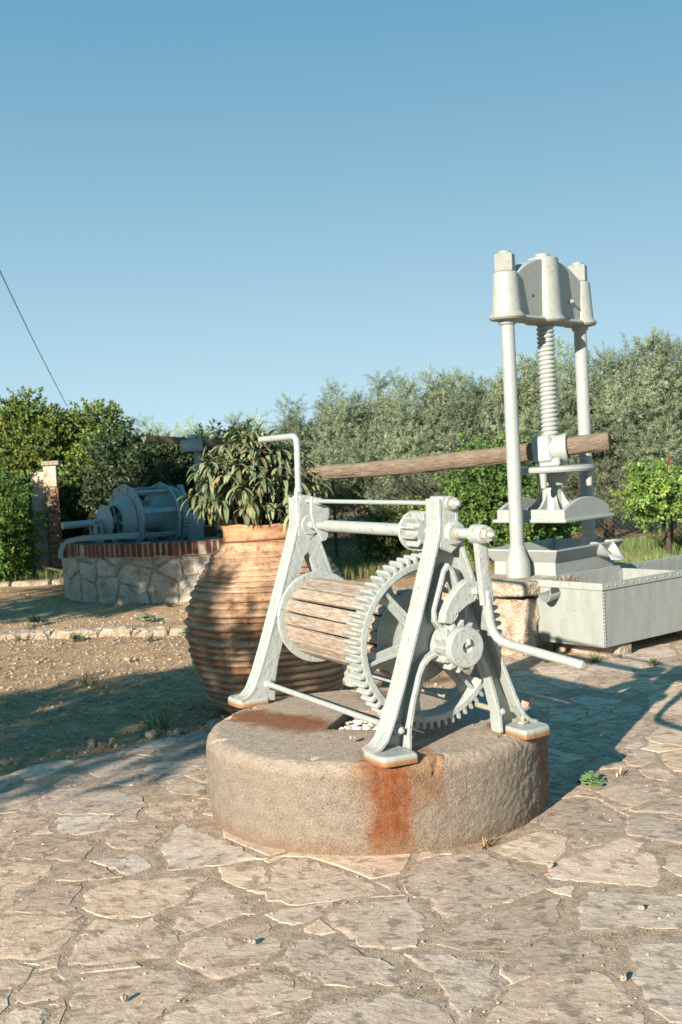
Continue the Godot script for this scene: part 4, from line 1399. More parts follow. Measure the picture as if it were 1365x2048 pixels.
func jar() -> void:
	var root := thing("clay_jar", "big ribbed terracotta jar with worn ridges standing behind the millstone", "jar", Vector3(-0.465, -0.05, -7.0))
	var body := [Vector2(0.0, 0.335), Vector2(0.08, 0.385), Vector2(0.18, 0.435), Vector2(0.32, 0.482), Vector2(0.50, 0.507), Vector2(0.58, 0.503), Vector2(0.70, 0.478), Vector2(0.84, 0.410), Vector2(0.95, 0.345), Vector2(1.02, 0.293), Vector2(1.05, 0.270)]
	var rows := []
	var nv := 330
	for j in nv:
		rows.append(1.055 * j / (nv - 1))
	# uneven ridge heights
	var edges := []
	var y := 0.02
	var k := 0
	while y < 0.985:
		edges.append(y)
		y += (0.043 + 0.012 * sin(k * 2.3) * sin(k * 1.1)) * (1.0 if y < 0.72 else 0.75)
		k += 1
	edges.append(0.985)
	var n1 := noise(231, 3.0, 4)
	var n2 := noise(232, 16.0, 3)
	var fn := func(i: int, j: int) -> Array:
		var a := TAU * i / 220.0
		var d := Vector3(cos(a), 0, sin(a))
		var h: float = rows[j]
		var wob := n1.get_noise_3d(d.x * 0.6, h, d.z * 0.6) * 0.007
		var hh := h + wob
		var r := curve(body, h)
		var ridge := 0.0
		for e in edges.size() - 1:
			if hh >= edges[e] and hh < edges[e + 1]:
				var t: float = (hh - edges[e]) / (edges[e + 1] - edges[e])
				ridge = pow(sin(PI * t), 0.5) * lerpf(0.042, 0.022, smooth(0.66, 0.92, h)) * (0.75 + 0.5 * absf(sin(e * 1.7)))
		r += ridge - 0.023 * (1.0 - 0.45 * smooth(0.66, 0.92, h)) + n2.get_noise_3d(d.x * 0.5, h * 1.3, d.z * 0.5) * 0.0025
		var m := n1.get_noise_3d(d.x * 0.5 + 9.0, h * 2.4, d.z * 0.5)
		var c := Color(1, 1, 1).lerp(Color(0.95, 0.62, 0.44), smooth(0.0, 0.45, m) * (0.75 - 0.35 * smooth(0.5, 0.8, h)))
		c = c.lerp(Color(1.12, 1.10, 1.06), smooth(0.05, 0.4, -m) * 0.7)
		# dust and lichen sit in the valleys, soot near the shoulder
		c = c.lerp(Color(0.45, 0.36, 0.30), 0.5 * smooth(0.78, 0.95, h) * smooth(0.1, 0.4, n2.get_noise_3d(d.x * 0.4, h * 0.8, d.z * 0.4) + 0.1))
		return [d * r + Vector3.UP * h, c]
	part(root, "jar_body", gridmesh(220, nv, fn, true), M.clay)
	var rb := MB.new()
	rb.col = Color(0.95, 0.80, 0.66)
	rb.lathe([Vector2(0.258, 1.03), Vector2(0.271, 1.045), Vector2(0.268, 1.06), Vector2(0.264, 1.10), Vector2(0.270, 1.125), Vector2(0.276, 1.135), Vector2(0.270, 1.143), Vector2(0.250, 1.143), Vector2(0.235, 1.135), Vector2(0.235, 1.05), Vector2(0.258, 1.03)], 64)
	for i in rb.p.size():
		var q := rb.p[i]
		rb.p[i] = q + Vector3(q.x, 0, q.z) * 0.03 * n1.get_noise_3dv(q * 2.0) + Vector3.UP * 0.02 * n1.get_noise_3dv(q * 1.2 + Vector3.ONE * 5.0)
	part(root, "rim", rb.mesh(), M.clay)
	var wp := []
	for i in 41:
		var a := TAU * i / 40.0
		wp.append(Vector3(cos(a) * 0.279, 1.045 + 0.012 * sin(a + 0.6), sin(a) * 0.279))
	var wb := MB.new()
	wb.tube(wp, 0.005, 6)
	part(root, "wire_band", wb.mesh(), M.bare_iron)
	var eb := MB.new()
	eb.lathe([Vector2(0, 1.0), Vector2(0.238, 1.0), Vector2(0.236, 1.09), Vector2(0, 1.11)], 28)
	part(root, "soil", eb.mesh(), M.soil)

func long_leaf(bend: float, fold: float, l := 0.13, w := 0.021) -> ArrayMesh:
	# a lance-shaped leaf that starts at the origin, points along +z and droops
	var b := MB.new()
	var n := 7
	var L := []
	for i in n + 1:
		var t := i / float(n)
		var a := -0.1 + bend * t
		var c := Vector3(0, 0, 0) if i == 0 else (L[i - 1][0] as Vector3) + Vector3(0, -sin(a), cos(a)) * l / n
		var ww := w * (0.18 + 1.55 * pow(t + 0.03, 0.6) * pow(1.0 - t, 0.75)) * (0.0 if i == n else 1.0) * 0.5 + 0.0006
		L.append([c, ww])
	for i in n:
		var c0: Vector3 = L[i][0]
		var c1: Vector3 = L[i + 1][0]
		var up := Vector3(0, fold, 0)
		for s in [-1.0, 1.0]:
			var e0: Vector3 = c0 + Vector3(s * L[i][1], fold * L[i][1], 0)
			var e1: Vector3 = c1 + Vector3(s * L[i + 1][1], fold * L[i + 1][1], 0)
			if s < 0:
				b.quad(e0, c0, c1, e1)
			else:
				b.quad(c0, e0, e1, c1)
	return b.mesh(60.0)

func sage() -> void:
	var at0 := Vector3(-0.525, 1.03, -7.0)
	var root := thing("sage_shrub", "grey green sage with long drooping leaves growing out of the clay jar", "shrub", at0)
	var leaves := []
	for k in 6:
		leaves.append(long_leaf([0.5, 1.0, 1.5, 1.9, 0.7, 1.0][k], [0.35, 0.2, 0.3, 0.4, 0.15, 0.3][k], [0.135, 0.125, 0.14, 0.125, 0.10, 0.08][k], [0.029, 0.026, 0.030, 0.028, 0.023, 0.020][k]))
	var tones := []
	for c in [lin(0.19, 0.23, 0.11), lin(0.145, 0.19, 0.092), lin(0.25, 0.28, 0.14), lin(0.085, 0.12, 0.058), lin(0.27, 0.235, 0.10), lin(0.15, 0.125, 0.06)]:
		var m: StandardMaterial3D = M.sage_leaf.duplicate()
		m.albedo_color = c
		tones.append(m)
	var r := RandomNumberGenerator.new()
	r.seed = 77
	var sb := MB.new()
	sb.col = Color(0.75, 0.65, 0.55)
	var all := []
	var tips := []
	for i in 104:
		# stems fan out from the rim to a broad uneven dome
		var a := TAU * i * 0.381966 + r.randf() * 0.5
		var q := sqrt((i + 0.5) / 104.0)
		var rad := 0.45 * q * r.randf_range(0.80, 1.02)
		var h := 0.44 * sqrt(maxf(0.0, 1.0 - pow(q, 3.0))) * r.randf_range(0.82, 1.05) + r.randf_range(0.05, 0.17)
		if q > 0.70:
			h = lerpf(0.16, 0.46, r.randf()) if i % 4 else r.randf_range(0.10, 0.20)
		var tip := Vector3(cos(a) * rad * 1.02, h, sin(a) * rad * 0.92)
		tips.append(tip)
		var root_p := Vector3(cos(a) * 0.14 * q, 0.02, sin(a) * 0.14 * q)
		var mid := root_p.lerp(tip, 0.5) + Vector3(0, 0.10 * q + 0.04, 0)
		sb.tube([root_p, mid, tip], [0.006, 0.004, 0.002], 5)
		var dir := (tip - mid).normalized()
		for lay in 3:
			var base := tip - dir * 0.036 * lay
			var nl: int = [7, 7, 6][lay]
			for k in nl:
				var ph := TAU * k / nl + lay * 0.5 + r.randf() * 0.4
				var out := Vector3(cos(ph), 0, sin(ph))
				var el: float = [0.95, 0.25, -0.35][lay] + r.randf_range(-0.3, 0.3)
				if lay == 0 and k % 3 == 0:
					el = 1.2
				var z := (out * cos(el) + Vector3.UP * sin(el) + dir * 0.3).normalized()
				var x := Vector3.UP.cross(z).normalized()
				var s := r.randf_range(0.55, 1.25) * (0.7 if lay == 0 else 1.0)
				all.append([Transform3D(Basis(x, z.cross(x), z).scaled_local(Vector3.ONE * s), base), (1 + r.randi() % 3) if lay > 0 else [0, 4, 5][r.randi() % 3], r.randi() % 100, base.z + base.y * 0.4])
	part(root, "stems", sb.mesh(), M.bark)
	# the 290 leaves that show largest are single parts, the inner ones one mass
	all.sort_custom(func(p, q): return p[3] > q[3])
	var mm := MultiMesh.new()
	mm.transform_format = MultiMesh.TRANSFORM_3D
	mm.use_colors = true
	mm.mesh = leaves[2]
	mm.instance_count = all.size() - 290
	for i in all.size():
		var e: Array = all[i]
		var k: int = 0 if e[2] < 34 else (1 if e[2] < 55 else (2 if e[2] < 74 else (3 if e[2] < 86 else (4 if e[2] < 94 else 5))))
		if i < 290:
			part(root, "leaf", leaves[e[1]], tones[k], e[0])
		else:
			mm.set_instance_transform(i - 290, e[0])
			mm.set_instance_color(i - 290, (tones[k] as StandardMaterial3D).albedo_color.srgb_to_linear())
	var o := MultiMeshInstance3D.new()
	o.name = "inner_leaves"
	o.multimesh = mm
	o.material_override = M.sage_leaf
	root.add_child(o, true)
	o.set_meta("kind", "stuff")

# ---------------------------------------------------------------- screw press on its plinth
const PRESS_YAW := 0.803
const PRESS_AT := Vector3(1.615, 0, -8.65)

func rough_block(b: MB, c: Vector3, s: Vector3, sd: int, amp := 0.02, cut := 5, basis := Basis()) -> void:
	# a stone with uneven faces: a subdivided box pushed in and out
	var n := noise(sd, 3.2 / maxf(0.15, s.length() / 2.0), 3)
	var i0 := b.p.size()
	var h := s / 2.0
	var pt := func(f: int, u: float, v: float) -> Vector3:
		var q := [Vector3(1, u, v), Vector3(-1, u, v), Vector3(u, 1, v), Vector3(u, -1, v), Vector3(u, v, 1), Vector3(u, v, -1)][f] as Vector3
		var rr := 1.0 - 0.06 * (pow(absf(q.x * q.y), 6.0) + pow(absf(q.y * q.z), 6.0) + pow(absf(q.x * q.z), 6.0))
		q = q * h * rr
		var w := c + q
		return q + Vector3(n.get_noise_3dv(w + Vector3(7, 0, 0)), n.get_noise_3dv(w + Vector3(0, 19, 0)), n.get_noise_3dv(w + Vector3(0, 0, 31))) * amp
	for f in 6:
		for i in cut:
			for j in cut:
				var u0 := -1.0 + 2.0 * i / cut
				var u1 := -1.0 + 2.0 * (i + 1) / cut
				var v0 := -1.0 + 2.0 * j / cut
				var v1 := -1.0 + 2.0 * (j + 1) / cut
				var A: Vector3 = pt.call(f, u0, v0)
				var B: Vector3 = pt.call(f, u1, v0)
				var C: Vector3 = pt.call(f, u1, v1)
				var D: Vector3 = pt.call(f, u0, v1)
				if (B - A).cross(C - A).dot(A + C) < 0.0:
					b.quad(A, D, C, B)
				else:
					b.quad(A, B, C, D)
	b.move(i0, Transform3D(basis, c))

func plinth() -> void:
	var root := thing("stone_plinth", "rough pale limestone plinth with a thick top slab under the screw press", "plinth", PRESS_AT, PRESS_YAW)
	var k := 0
	for e in [[-0.56, -0.13, 0.42, 0.74], [-0.10, -0.13, 0.46, 0.72], [0.40, -0.12, 0.50, 0.74]]:
		var b := MB.new()
		rough_block(b, Vector3(e[0], 0.18, e[1]), Vector3(e[2], 0.46, e[3]), 400 + k, 0.035, 12)
		part(root, "stone_block", b.mesh(25.0), M.limestone)
		k += 1
	var tb := MB.new()
	rough_block(tb, Vector3(-0.06, 0.468, -0.125), Vector3(1.52, 0.118, 0.80), 410, 0.014, 18)
	part(root, "top_slab", tb.mesh(25.0), M.limestone)

func ring_loop(r: float, n := 24, x := 0.0, z := 0.0) -> Array:
	var q := []
	for i in n:
		q.append(Vector2(x + cos(TAU * i / n) * r, z + sin(TAU * i / n) * r))
	return q

func press() -> void:
	var root := thing("screw_press", "tall grey iron screw press with two columns and a threaded spindle on the stone plinth", "press", PRESS_AT, PRESS_YAW)
	var P: Material = M.smooth_paint
	var Y0 := 0.527
	# basin: low walls that flare to a rim, closed floor, pouring lip
	var loop := func(x0: float, x1: float, z0: float, z1: float, y: float) -> Array:
		return [Vector3(x0, y, z1), Vector3(x1, y, z1), Vector3(x1 + 0.0, y, z0), Vector3(x0, y, z0)]
	var sect := [loop.call(-0.375, 0.44, -0.30, 0.245, Y0), loop.call(-0.372, 0.437, -0.297, 0.242, 0.625), loop.call(-0.385, 0.45, -0.31, 0.255, 0.638), loop.call(-0.435, 0.50, -0.355, 0.300, 0.712), loop.call(-0.432, 0.497, -0.352, 0.297, 0.722), loop.call(-0.412, 0.477, -0.332, 0.277, 0.722), loop.call(-0.355, 0.42, -0.28, 0.225, 0.635), loop.call(-0.345, 0.41, -0.27, 0.215, 0.58)]
	var tb := MB.new()
	for s in sect.size() - 1:
		for k in 4:
			var k2 := (k + 1) % 4
			tb.quad(sect[s][k], sect[s][k2], sect[s + 1][k2], sect[s + 1][k])
	var f: Array = sect[sect.size() - 1]
	tb.quad(f[0], f[1], f[2], f[3])
	part(root, "basin", tb.mesh(30.0), P)
	var lb := MB.new()
	# a short open lip in the long front wall: two cheeks that sink to a point, joined by a curved floor
	var lipx := 0.245
	var grid := []
	for i in 11:
		var t := i / 10.0
		var row := []
		for j in 17:
			var w := -1.0 + j / 8.0
			var side_y := 0.728 + 0.012 * sin(PI * t) - 0.118 * pow(t, 2.4)
			var floor_y := 0.628 - 0.022 * t
			var y := lerpf(floor_y, maxf(side_y, floor_y + 0.004), pow(absf(w), 2.2))
			row.append(Vector3(lipx + signf(w) * pow(absf(w), 0.75) * (0.105 - 0.03 * t), y, 0.225 + (0.215 - 0.055 * w * w) * t))
		grid.append(row)
	var i1 := lb.p.size()
	var dn := func(i: int, j: int) -> Vector3:
		return grid[i][j] + Vector3((j - 8) * 0.0018, -0.011, 0.004)
	for i in 10:
		for j in 16:
			lb.quad(grid[i][j], grid[i + 1][j], grid[i + 1][j + 1], grid[i][j + 1])
			lb.quad(dn.call(i, j), dn.call(i, j + 1), dn.call(i + 1, j + 1), dn.call(i + 1, j))
		lb.quad(grid[i][0], dn.call(i, 0), dn.call(i + 1, 0), grid[i + 1][0])
		lb.quad(grid[i][16], grid[i + 1][16], dn.call(i + 1, 16), dn.call(i, 16))
	for j in 16:
		lb.quad(grid[10][j], dn.call(10, j), dn.call(10, j + 1), grid[10][j + 1])
	lb.fix(i1)
	part(root, "pouring_lip", lb.mesh(50.0), P)
	for s in [-1.0, 1.0]:
		# columns with their bosses
		var cb := MB.new()
		cb.lathe([Vector2(0, Y0), Vector2(0.088, Y0), Vector2(0.088, 0.60), Vector2(0.084, 0.65), Vector2(0.066, 0.70), Vector2(0.060, 0.725), Vector2(0.060, 0.748), Vector2(0.055, 0.754), Vector2(0, 0.754)], 28, at(s * 0.49, 0, 0))
		part(root, "column_base", cb.mesh(), P)
		var col := MB.new()
		col.tube([Vector3(s * 0.49, 0.74, 0), Vector3(s * 0.488, 1.5, 0), Vector3(s * 0.486, 2.40, 0)], [0.052, 0.051, 0.049], 24)
		col.lathe([Vector2(0.05, 2.362), Vector2(0.062, 2.370), Vector2(0.066, 2.382), Vector2(0.064, 2.400), Vector2(0.05, 2.41)], 24, at(s * 0.486, 0, 0))
		part(root, "column", col.mesh(), P)
	# crosshead
	var hb := MB.new()
	var cast := func(x: float, r0: float, r1: float, y1: float) -> void:
		hb.lathe([Vector2(0, 2.392), Vector2(r0 * 0.7, 2.394), Vector2(r0 + 0.012, 2.402), Vector2(r0 + 0.024, 2.416), Vector2(r0 + 0.022, 2.432), Vector2(r0 + 0.004, 2.446), Vector2(r0, 2.46), Vector2(r1, y1 - 0.008), Vector2(r1 - 0.008, y1), Vector2(0, y1)], 32, at(x, 0, 0))
	cast.call(-0.486, 0.108, 0.090, 2.742)
	cast.call(0.486, 0.108, 0.090, 2.742)
	cast.call(0.0, 0.135, 0.118, 2.885)
	hb.lathe([Vector2(0, 2.88), Vector2(0.055, 2.88), Vector2(0.055, 2.912), Vector2(0.05, 2.918), Vector2(0, 2.918)], 24)
	var web := PackedVector2Array()
	for i in 17:
		var t := -1.0 + i / 8.0
		web.append(Vector2(t * 0.44, 2.73 + 0.145 * (1.0 - pow(absf(t), 2.2))))
	web.append(Vector2(0.44, 2.40))
	web.append(Vector2(-0.44, 2.40))
	hb.prism(web, -0.062, 0.062, Transform3D(), 0.008)
	hb.box(Vector3(0, 2.418, 0), Vector3(0.80, 0.035, 0.19), 0.014)
	part(root, "crosshead", hb.mesh(), M.weathered_paint)
	for s in [-1.0, 1.0]:
		var nb := MB.new()
		if s < 0:
			nb.col = Color(1.0, 0.97, 0.92)
		nut(nb, Transform3D(Basis(Vector3.RIGHT, -PI / 2), Vector3(s * 0.486, 2.742, 0)), 0.076, 0.135)
		nb.tube([Vector3(s * 0.486, 2.87, 0), Vector3(s * 0.486, 2.893, 0)], 0.045, 20)
		part(root, "column_nut", nb.mesh(), M.weathered_paint)
	var kb := MB.new()
	nut(kb, Transform3D(Basis(), Vector3(0.26, 2.57, 0.058)), 0.022, 0.018, 0.016)
	part(root, "web_bolt", kb.mesh(), P)
	var ob := MB.new()
	ob.lathe([Vector2(0, 0.0), Vector2(0.013, 0.0), Vector2(0.013, 0.0015), Vector2(0, 0.0015)], 12, along(Vector3.BACK, Vector3(-0.235, 2.585, 0.0618)))
	part(root, "oil_hole", ob.mesh(), M.cable)
	# threaded spindle
	var pitch := 0.0333
	var rows := 26 * 8
	var sp := func(i: int, j: int) -> Array:
		var a := TAU * i / 28.0
		var y := 1.52 + 0.89 * j / (rows - 1.0)
		var ph := fposmod(y / pitch + i / 28.0, 1.0)
		var r := 0.055 + 0.0115 * smooth(0.05, 0.22, ph) * (1.0 - smooth(0.62, 0.80, ph))
		return [Vector3(cos(a) * r, y, sin(a) * r), Color(1, 1, 1)]
	part(root, "threaded_spindle", gridmesh(28, rows, sp, true), P)
	# lever socket: block, barrel and lip, all along the pole
	var e := Vector3(cos(0.375), 0.046, sin(0.375)).normalized()
	var eb := e.rotated(Vector3.UP, -PRESS_YAW)
	var side := Vector3.UP.cross(eb).normalized()
	var bs := Basis(eb, eb.cross(side) * -1.0, side).orthonormalized()
	if bs.determinant() < 0.0:
		bs = Basis(eb, side.cross(eb), -side)
	var kb2 := MB.new()
	kb2.box(Vector3(0, 1.452, 0) - eb * 0.05, Vector3(0.15, 0.205, 0.20), 0.02, bs)
	kb2.lathe([Vector2(0, -0.12), Vector2(0.085, -0.12), Vector2(0.095, -0.11), Vector2(0.095, 0.0), Vector2(0.100, 0.09), Vector2(0.108, 0.105), Vector2(0.108, 0.128), Vector2(0.102, 0.134), Vector2(0.084, 0.134), Vector2(0.082, 0.10), Vector2(0, 0.10)], 32, along(eb, Vector3(0, 1.452, 0)))
	kb2.box(Vector3(0.0, 1.35, 0.0), Vector3(0.16, 0.06, 0.16), 0.01, bs)
	part(root, "lever_socket", kb2.mesh(), P)
	# round collar plate with lugs, thrust block and neck
	var db := MB.new()
	db.lathe([Vector2(0, 1.272), Vector2(0.30, 1.272), Vector2(0.318, 1.280), Vector2(0.325, 1.296), Vector2(0.318, 1.314), Vector2(0.305, 1.322), Vector2(0, 1.324)], 56)
	part(root, "collar_plate", db.mesh(), P)
	for q in [Vector3(-0.262, 0, 0.10), Vector3(0.10, 0, 0.262)]:
		var lg := MB.new()
		lg.lathe([Vector2(0, 1.160), Vector2(0.018, 1.162), Vector2(0.022, 1.170), Vector2(0.028, 1.262), Vector2(0.034, 1.274), Vector2(0, 1.274)], 14, Transform3D(Basis(), q))
		part(root, "lug", lg.mesh(), P)
	var nb2 := MB.new()
	nb2.lathe([Vector2(0, 1.175), Vector2(0.110, 1.175), Vector2(0.118, 1.185), Vector2(0.118, 1.273), Vector2(0, 1.273)], 10)
	nb2.tube([Vector3(0, 1.08, 0), Vector3(0, 1.18, 0)], 0.062, 20)
	part(root, "thrust_block", nb2.mesh(), P)
	# pressing plate: slab, arched long cheeks, low ends, ribs round a hub
	var pb := MB.new()
	var hx := 0.315
	var hz := 0.300
	pb.box(Vector3(0, 0.925, 0), Vector3(hx * 2.0 + 0.05, 0.026, hz * 2.0 + 0.05), 0.006)
	for s in [-1.0, 1.0]:
		var ch := PackedVector2Array()
		for i in 19:
			var t := -1.0 + i / 9.0
			ch.append(Vector2(t * hx, 1.004 + 0.082 * pow(maxf(0.0, cos(t * PI / 2)), 0.9)))
		ch.append(Vector2(hx, 0.93))
		ch.append(Vector2(-hx, 0.93))
		pb.prism(ch, s * (hz - 0.016) - 0.016, s * (hz - 0.016) + 0.016, Transform3D(), 0.006)
		pb.box(Vector3(s * (hx - 0.014), 0.968, 0), Vector3(0.028, 0.082, hz * 2.0 - 0.06), 0.006)
	for k in 8:
		var rib := PackedVector2Array([Vector2(0.06, 0.935), Vector2(0.28, 0.935), Vector2(0.285, 0.965), Vector2(0.24, 0.985), Vector2(0.17, 1.02), Vector2(0.12, 1.07), Vector2(0.09, 1.125), Vector2(0.06, 1.13)])
		pb.prism(rib, -0.011, 0.011, Transform3D(Basis(Vector3.UP, TAU * k / 8.0), Vector3.ZERO), 0.003)
	pb.lathe([Vector2(0, 0.93), Vector2(0.105, 0.93), Vector2(0.090, 1.02), Vector2(0.084, 1.135), Vector2(0.078, 1.145), Vector2(0, 1.145)], 28)
	part(root, "pressing_plate", pb.mesh(), P)
	# the wooden lever is held by the socket
	var pole := thing("wooden_pole", "long weathered round wooden lever stuck through the socket of the screw press", "pole", PRESS_AT + Vector3(0, 1.452, 0))
	pole.basis = Basis(e, Vector3.UP, e.cross(Vector3.UP)).orthonormalized()
	var nz := noise(241, 2.0, 3)
	var nz2 := noise(242, 9.0, 3)
	var x0 := -2.0
	var x1 := 0.44
	var pn := 120
	var pf := func(i: int, j: int) -> Array:
		var a := TAU * i / 48.0
		var t := j / (pn - 1.0)
		var x := lerpf(x0, x1, t)
		var r := lerpf(0.058, 0.073, t) + nz.get_noise_3d(x * 0.8, cos(a) * 0.5, sin(a) * 0.5) * 0.006
		r -= 0.010 * maxf(0.0, nz2.get_noise_3d(x * 0.12, cos(a) * 0.45, sin(a) * 0.45) - 0.22) * 3.0
		if j == 0 or j == pn - 1:
			r *= 0.93
		return [Vector3(x, cos(a) * r + 0.015 * sin(x * 1.6) + 0.04 * sin(x * 0.9) * 0.3, sin(a) * r), Color(1, 1, 1)]
	part(pole, "shaft", gridmesh(48, pn, pf, true), M.pole_wood)
	for s in [0, 1]:
		var cbx := MB.new()
		var xx := x0 if s == 0 else x1
		var yo := 0.015 * sin(xx * 1.6) + 0.012 * sin(xx * 0.9)
		cbx.lathe([Vector2(0, 0), Vector2(0.052 if s == 0 else 0.066, 0.0), Vector2(0.050 if s == 0 else 0.064, 0.004), Vector2(0, 0.006)], 24, along(Vector3.LEFT if s == 0 else Vector3.RIGHT, Vector3(xx, yo, 0)))
		cbx.col = Color(0.7, 0.65, 0.6)
		part(pole, "cut_end", cbx.mesh(), M.pole_wood)

# ---------------------------------------------------------------- riveted trough
func trough() -> void:
	var yaw := 0.684
	var root := thing("iron_trough", "long grey riveted sheet iron trough resting on stone blocks below the press", "trough", Vector3(1.722, 0, -7.60), yaw)
	var P: Material = M.sheet_paint
	var W := 0.60
	var L := 2.7
	var y0 := 0.094
	var y1 := 0.530
	var th := 0.006
	var names := [["side_sheet", Vector3(L / 2, (y0 + y1) / 2, -th / 2), Vector3(L, y1 - y0, th)], ["side_sheet", Vector3(L / 2, (y0 + y1) / 2, -W + th / 2), Vector3(L, y1 - y0, th)], ["end_sheet", Vector3(th / 2, (y0 + y1) / 2, -W / 2), Vector3(th, y1 - y0, W - 2 * th)], ["end_sheet", Vector3(L - th / 2, (y0 + y1) / 2, -W / 2), Vector3(th, y1 - y0, W - 2 * th)], ["bottom_sheet", Vector3(L / 2, y0 + th / 2, -W / 2), Vector3(L - 2 * th, th, W - 2 * th)], ["divider", Vector3(1.02, 0.305, -W / 2), Vector3(0.008, 0.41, W - 2 * th)]]
	for q in names:
		var b := MB.new()
		b.box(q[1], q[2], 0.0015)
		part(root, q[0], b.mesh(), P)
	# angle iron round the rim
	var rb := MB.new()
	var f := 0.010
	rb.box(Vector3(L / 2, y1 - 0.021, f / 2 + 0.0005), Vector3(L + 2 * f, 0.048, f), 0.002)
	rb.box(Vector3(L / 2, y1 - 0.021, -W - f / 2 - 0.0005), Vector3(L + 2 * f, 0.048, f), 0.002)
	rb.box(Vector3(-f / 2 - 0.0005, y1 - 0.0212, -W / 2), Vector3(f, 0.0484, W), 0.002)
	rb.box(Vector3(L + f / 2 + 0.0005, y1 - 0.0212, -W / 2), Vector3(f, 0.0484, W), 0.002)
	part(root, "rim_band", rb.mesh(), M.weathered_paint)
	var ab := MB.new()
	ab.box(Vector3(1.02 - 0.022, 0.29, -0.0085), Vector3(0.036, 0.40, 0.004), 0.001)
	ab.box(Vector3(1.02 - 0.022, 0.29, -W + 0.0085), Vector3(0.036, 0.40, 0.004), 0.001)
	part(root, "angle_strip", ab.mesh(), P)
	var riv := MB.new()
	var dome := func(p: Vector3, d: Vector3, r: float) -> void:
		riv.lathe([Vector2(r, 0), Vector2(r * 0.86, r * 0.42), Vector2(r * 0.45, r * 0.68), Vector2(0, r * 0.75)], 8, along(d, p))
	for i in 30:
		var x := 0.05 + i * 0.09
		dome.call(Vector3(x, y1 - 0.020, f + 0.0005), Vector3.BACK, 0.0078)
		dome.call(Vector3(x, y1 - 0.020, -W + th), Vector3.BACK, 0.006)
		dome.call(Vector3(x, y1 - 0.020, -W - f - 0.0005), Vector3.FORWARD, 0.0075)
	for i in 6:
		dome.call(Vector3(-f - 0.0005, y1 - 0.020, -0.06 - i * 0.098), Vector3.LEFT, 0.0078)
	for i in 16:
		var y := y0 + 0.018 + i * 0.0235
		dome.call(Vector3(0.016, y, 0.0), Vector3.BACK, 0.0085)
	for i in 10:
		var y := y0 + 0.04 + i * 0.034
		if i < 6:
			dome.call(Vector3(0.0, y, -0.355), Vector3.LEFT, 0.0082)
		dome.call(Vector3(0.0, y, -0.235), Vector3.LEFT, 0.0082)
	for i in 11:
		dome.call(Vector3(1.02 - 0.022, 0.12 + i * 0.035, -W + 0.0105), Vector3.BACK, 0.0055)
	var ro := part(root, "rivets", riv.mesh(), P, Transform3D(), "stuff")
	# half-pipe spout in the end sheet
	var sb := MB.new()
	for k in 14:
		var a0 := PI * (1.0 + k / 14.0 * 1.12) - 0.2
		var a1 := PI * (1.0 + (k + 1) / 14.0 * 1.12) - 0.2
		var p0 := Vector3(0, 0, cos(a0)) * 0.052 + Vector3(0, sin(a0), 0) * 0.050
		var p1 := Vector3(0, 0, cos(a1)) * 0.052 + Vector3(0, sin(a1), 0) * 0.050
		var c := Vector3(0.0, 0.452, -0.405)
		var l0 := -0.115 - 0.015 * sin(a0)
		var o := Vector3(-0.115, -0.012, 0)
		sb.quad(c + p0, c + p1, c + p1 + o, c + p0 + o)
		sb.quad(c + p1 * 0.92, c + p0 * 0.92, c + p0 * 0.92 + o, c + p1 * 0.92 + o)
		sb.quad(c + p0 + o, c + p1 + o, c + p1 * 0.92 + o, c + p0 * 0.92 + o)
	part(root, "spout", sb.mesh(), P)
	var hb := MB.new()
	hb.lathe([Vector2(0, 0), Vector2(0.042, 0), Vector2(0.042, 0.0012), Vector2(0, 0.0012)], 16, along(Vector3.LEFT, Vector3(0, 0.458, -0.405)))
	part(root, "spout_opening", hb.mesh(), M.cable)
	var k := 0
	for x in [0.26, 1.25, 2.3]:
		var bb := MB.new()
		rough_block(bb, Vector3.ZERO, Vector3(0.18, 0.112, 0.58), 430 + k, 0.008, 6)
		var o := part(self, "support_block", bb.mesh(25.0), M.limestone, Transform3D(Basis(Vector3.UP, yaw), Vector3(1.722, 0, -7.60) + Basis(Vector3.UP, yaw) * Vector3(x, 0.036, -0.31)))
		meta(o, ["squared limestone block under the near end of the iron trough", "limestone block hidden in shade under the middle of the trough", "limestone block under the far end of the iron trough"][k], "stone block", "stone blocks that carry the trough")
		k += 1

# ---------------------------------------------------------------- foliage
var sprigs := {}

func sprig(kind: String) -> ArrayMesh:
	if sprigs.has(kind):
		return sprigs[kind]
	var r := RandomNumberGenerator.new()
	r.seed = hash(kind)
	var b := MB.new()
	# length of twig, leaves, leaf length, leaf width, curl
	var q: Array = {"olive": [0.20, 20, 0.062, 0.013, 0.3], "broad": [0.17, 11, 0.075, 0.040, 0.5], "citrus": [0.20, 12, 0.095, 0.042, 0.5], "small": [0.13, 13, 0.042, 0.026, 0.3], "needle": [0.2, 22, 0.09, 0.010, 0.2]}[kind]
	for i in q[1]:
		var t: float = (i + 0.6) / q[1]
		var a: float = i * 2.4 + r.randf() * 0.8
		var base := Vector3(0.015 * sin(t * 5.0), q[0] * t, 0.015 * cos(t * 4.0))
		var el := lerpf(0.15, 1.1, t) + r.randf_range(-0.4, 0.4)
		var d := Vector3(cos(a) * cos(el), sin(el), sin(a) * cos(el))
		var s := d.cross(Vector3.UP).normalized().rotated(d, r.randf_range(-1.0, 1.0))
		var up := s.cross(d)
		var l: float = q[2] * r.randf_range(0.7, 1.15)
		var w: float = q[3] * r.randf_range(0.8, 1.15) * 0.5
		var m: Vector3 = base + d * l * 0.5 + up * l * q[4] * 0.15
		var e: Vector3 = base + d * l - up * l * q[4] * 0.25
		b.tri(base, m + s * w + up * w * 0.4, m)
		b.tri(base, m, m - s * w + up * w * 0.4)
		b.tri(m, m + s * w + up * w * 0.4, e)
		b.tri(m, e, m - s * w + up * w * 0.4)
	sprigs[kind] = b.mesh(20.0)
	return sprigs[kind]

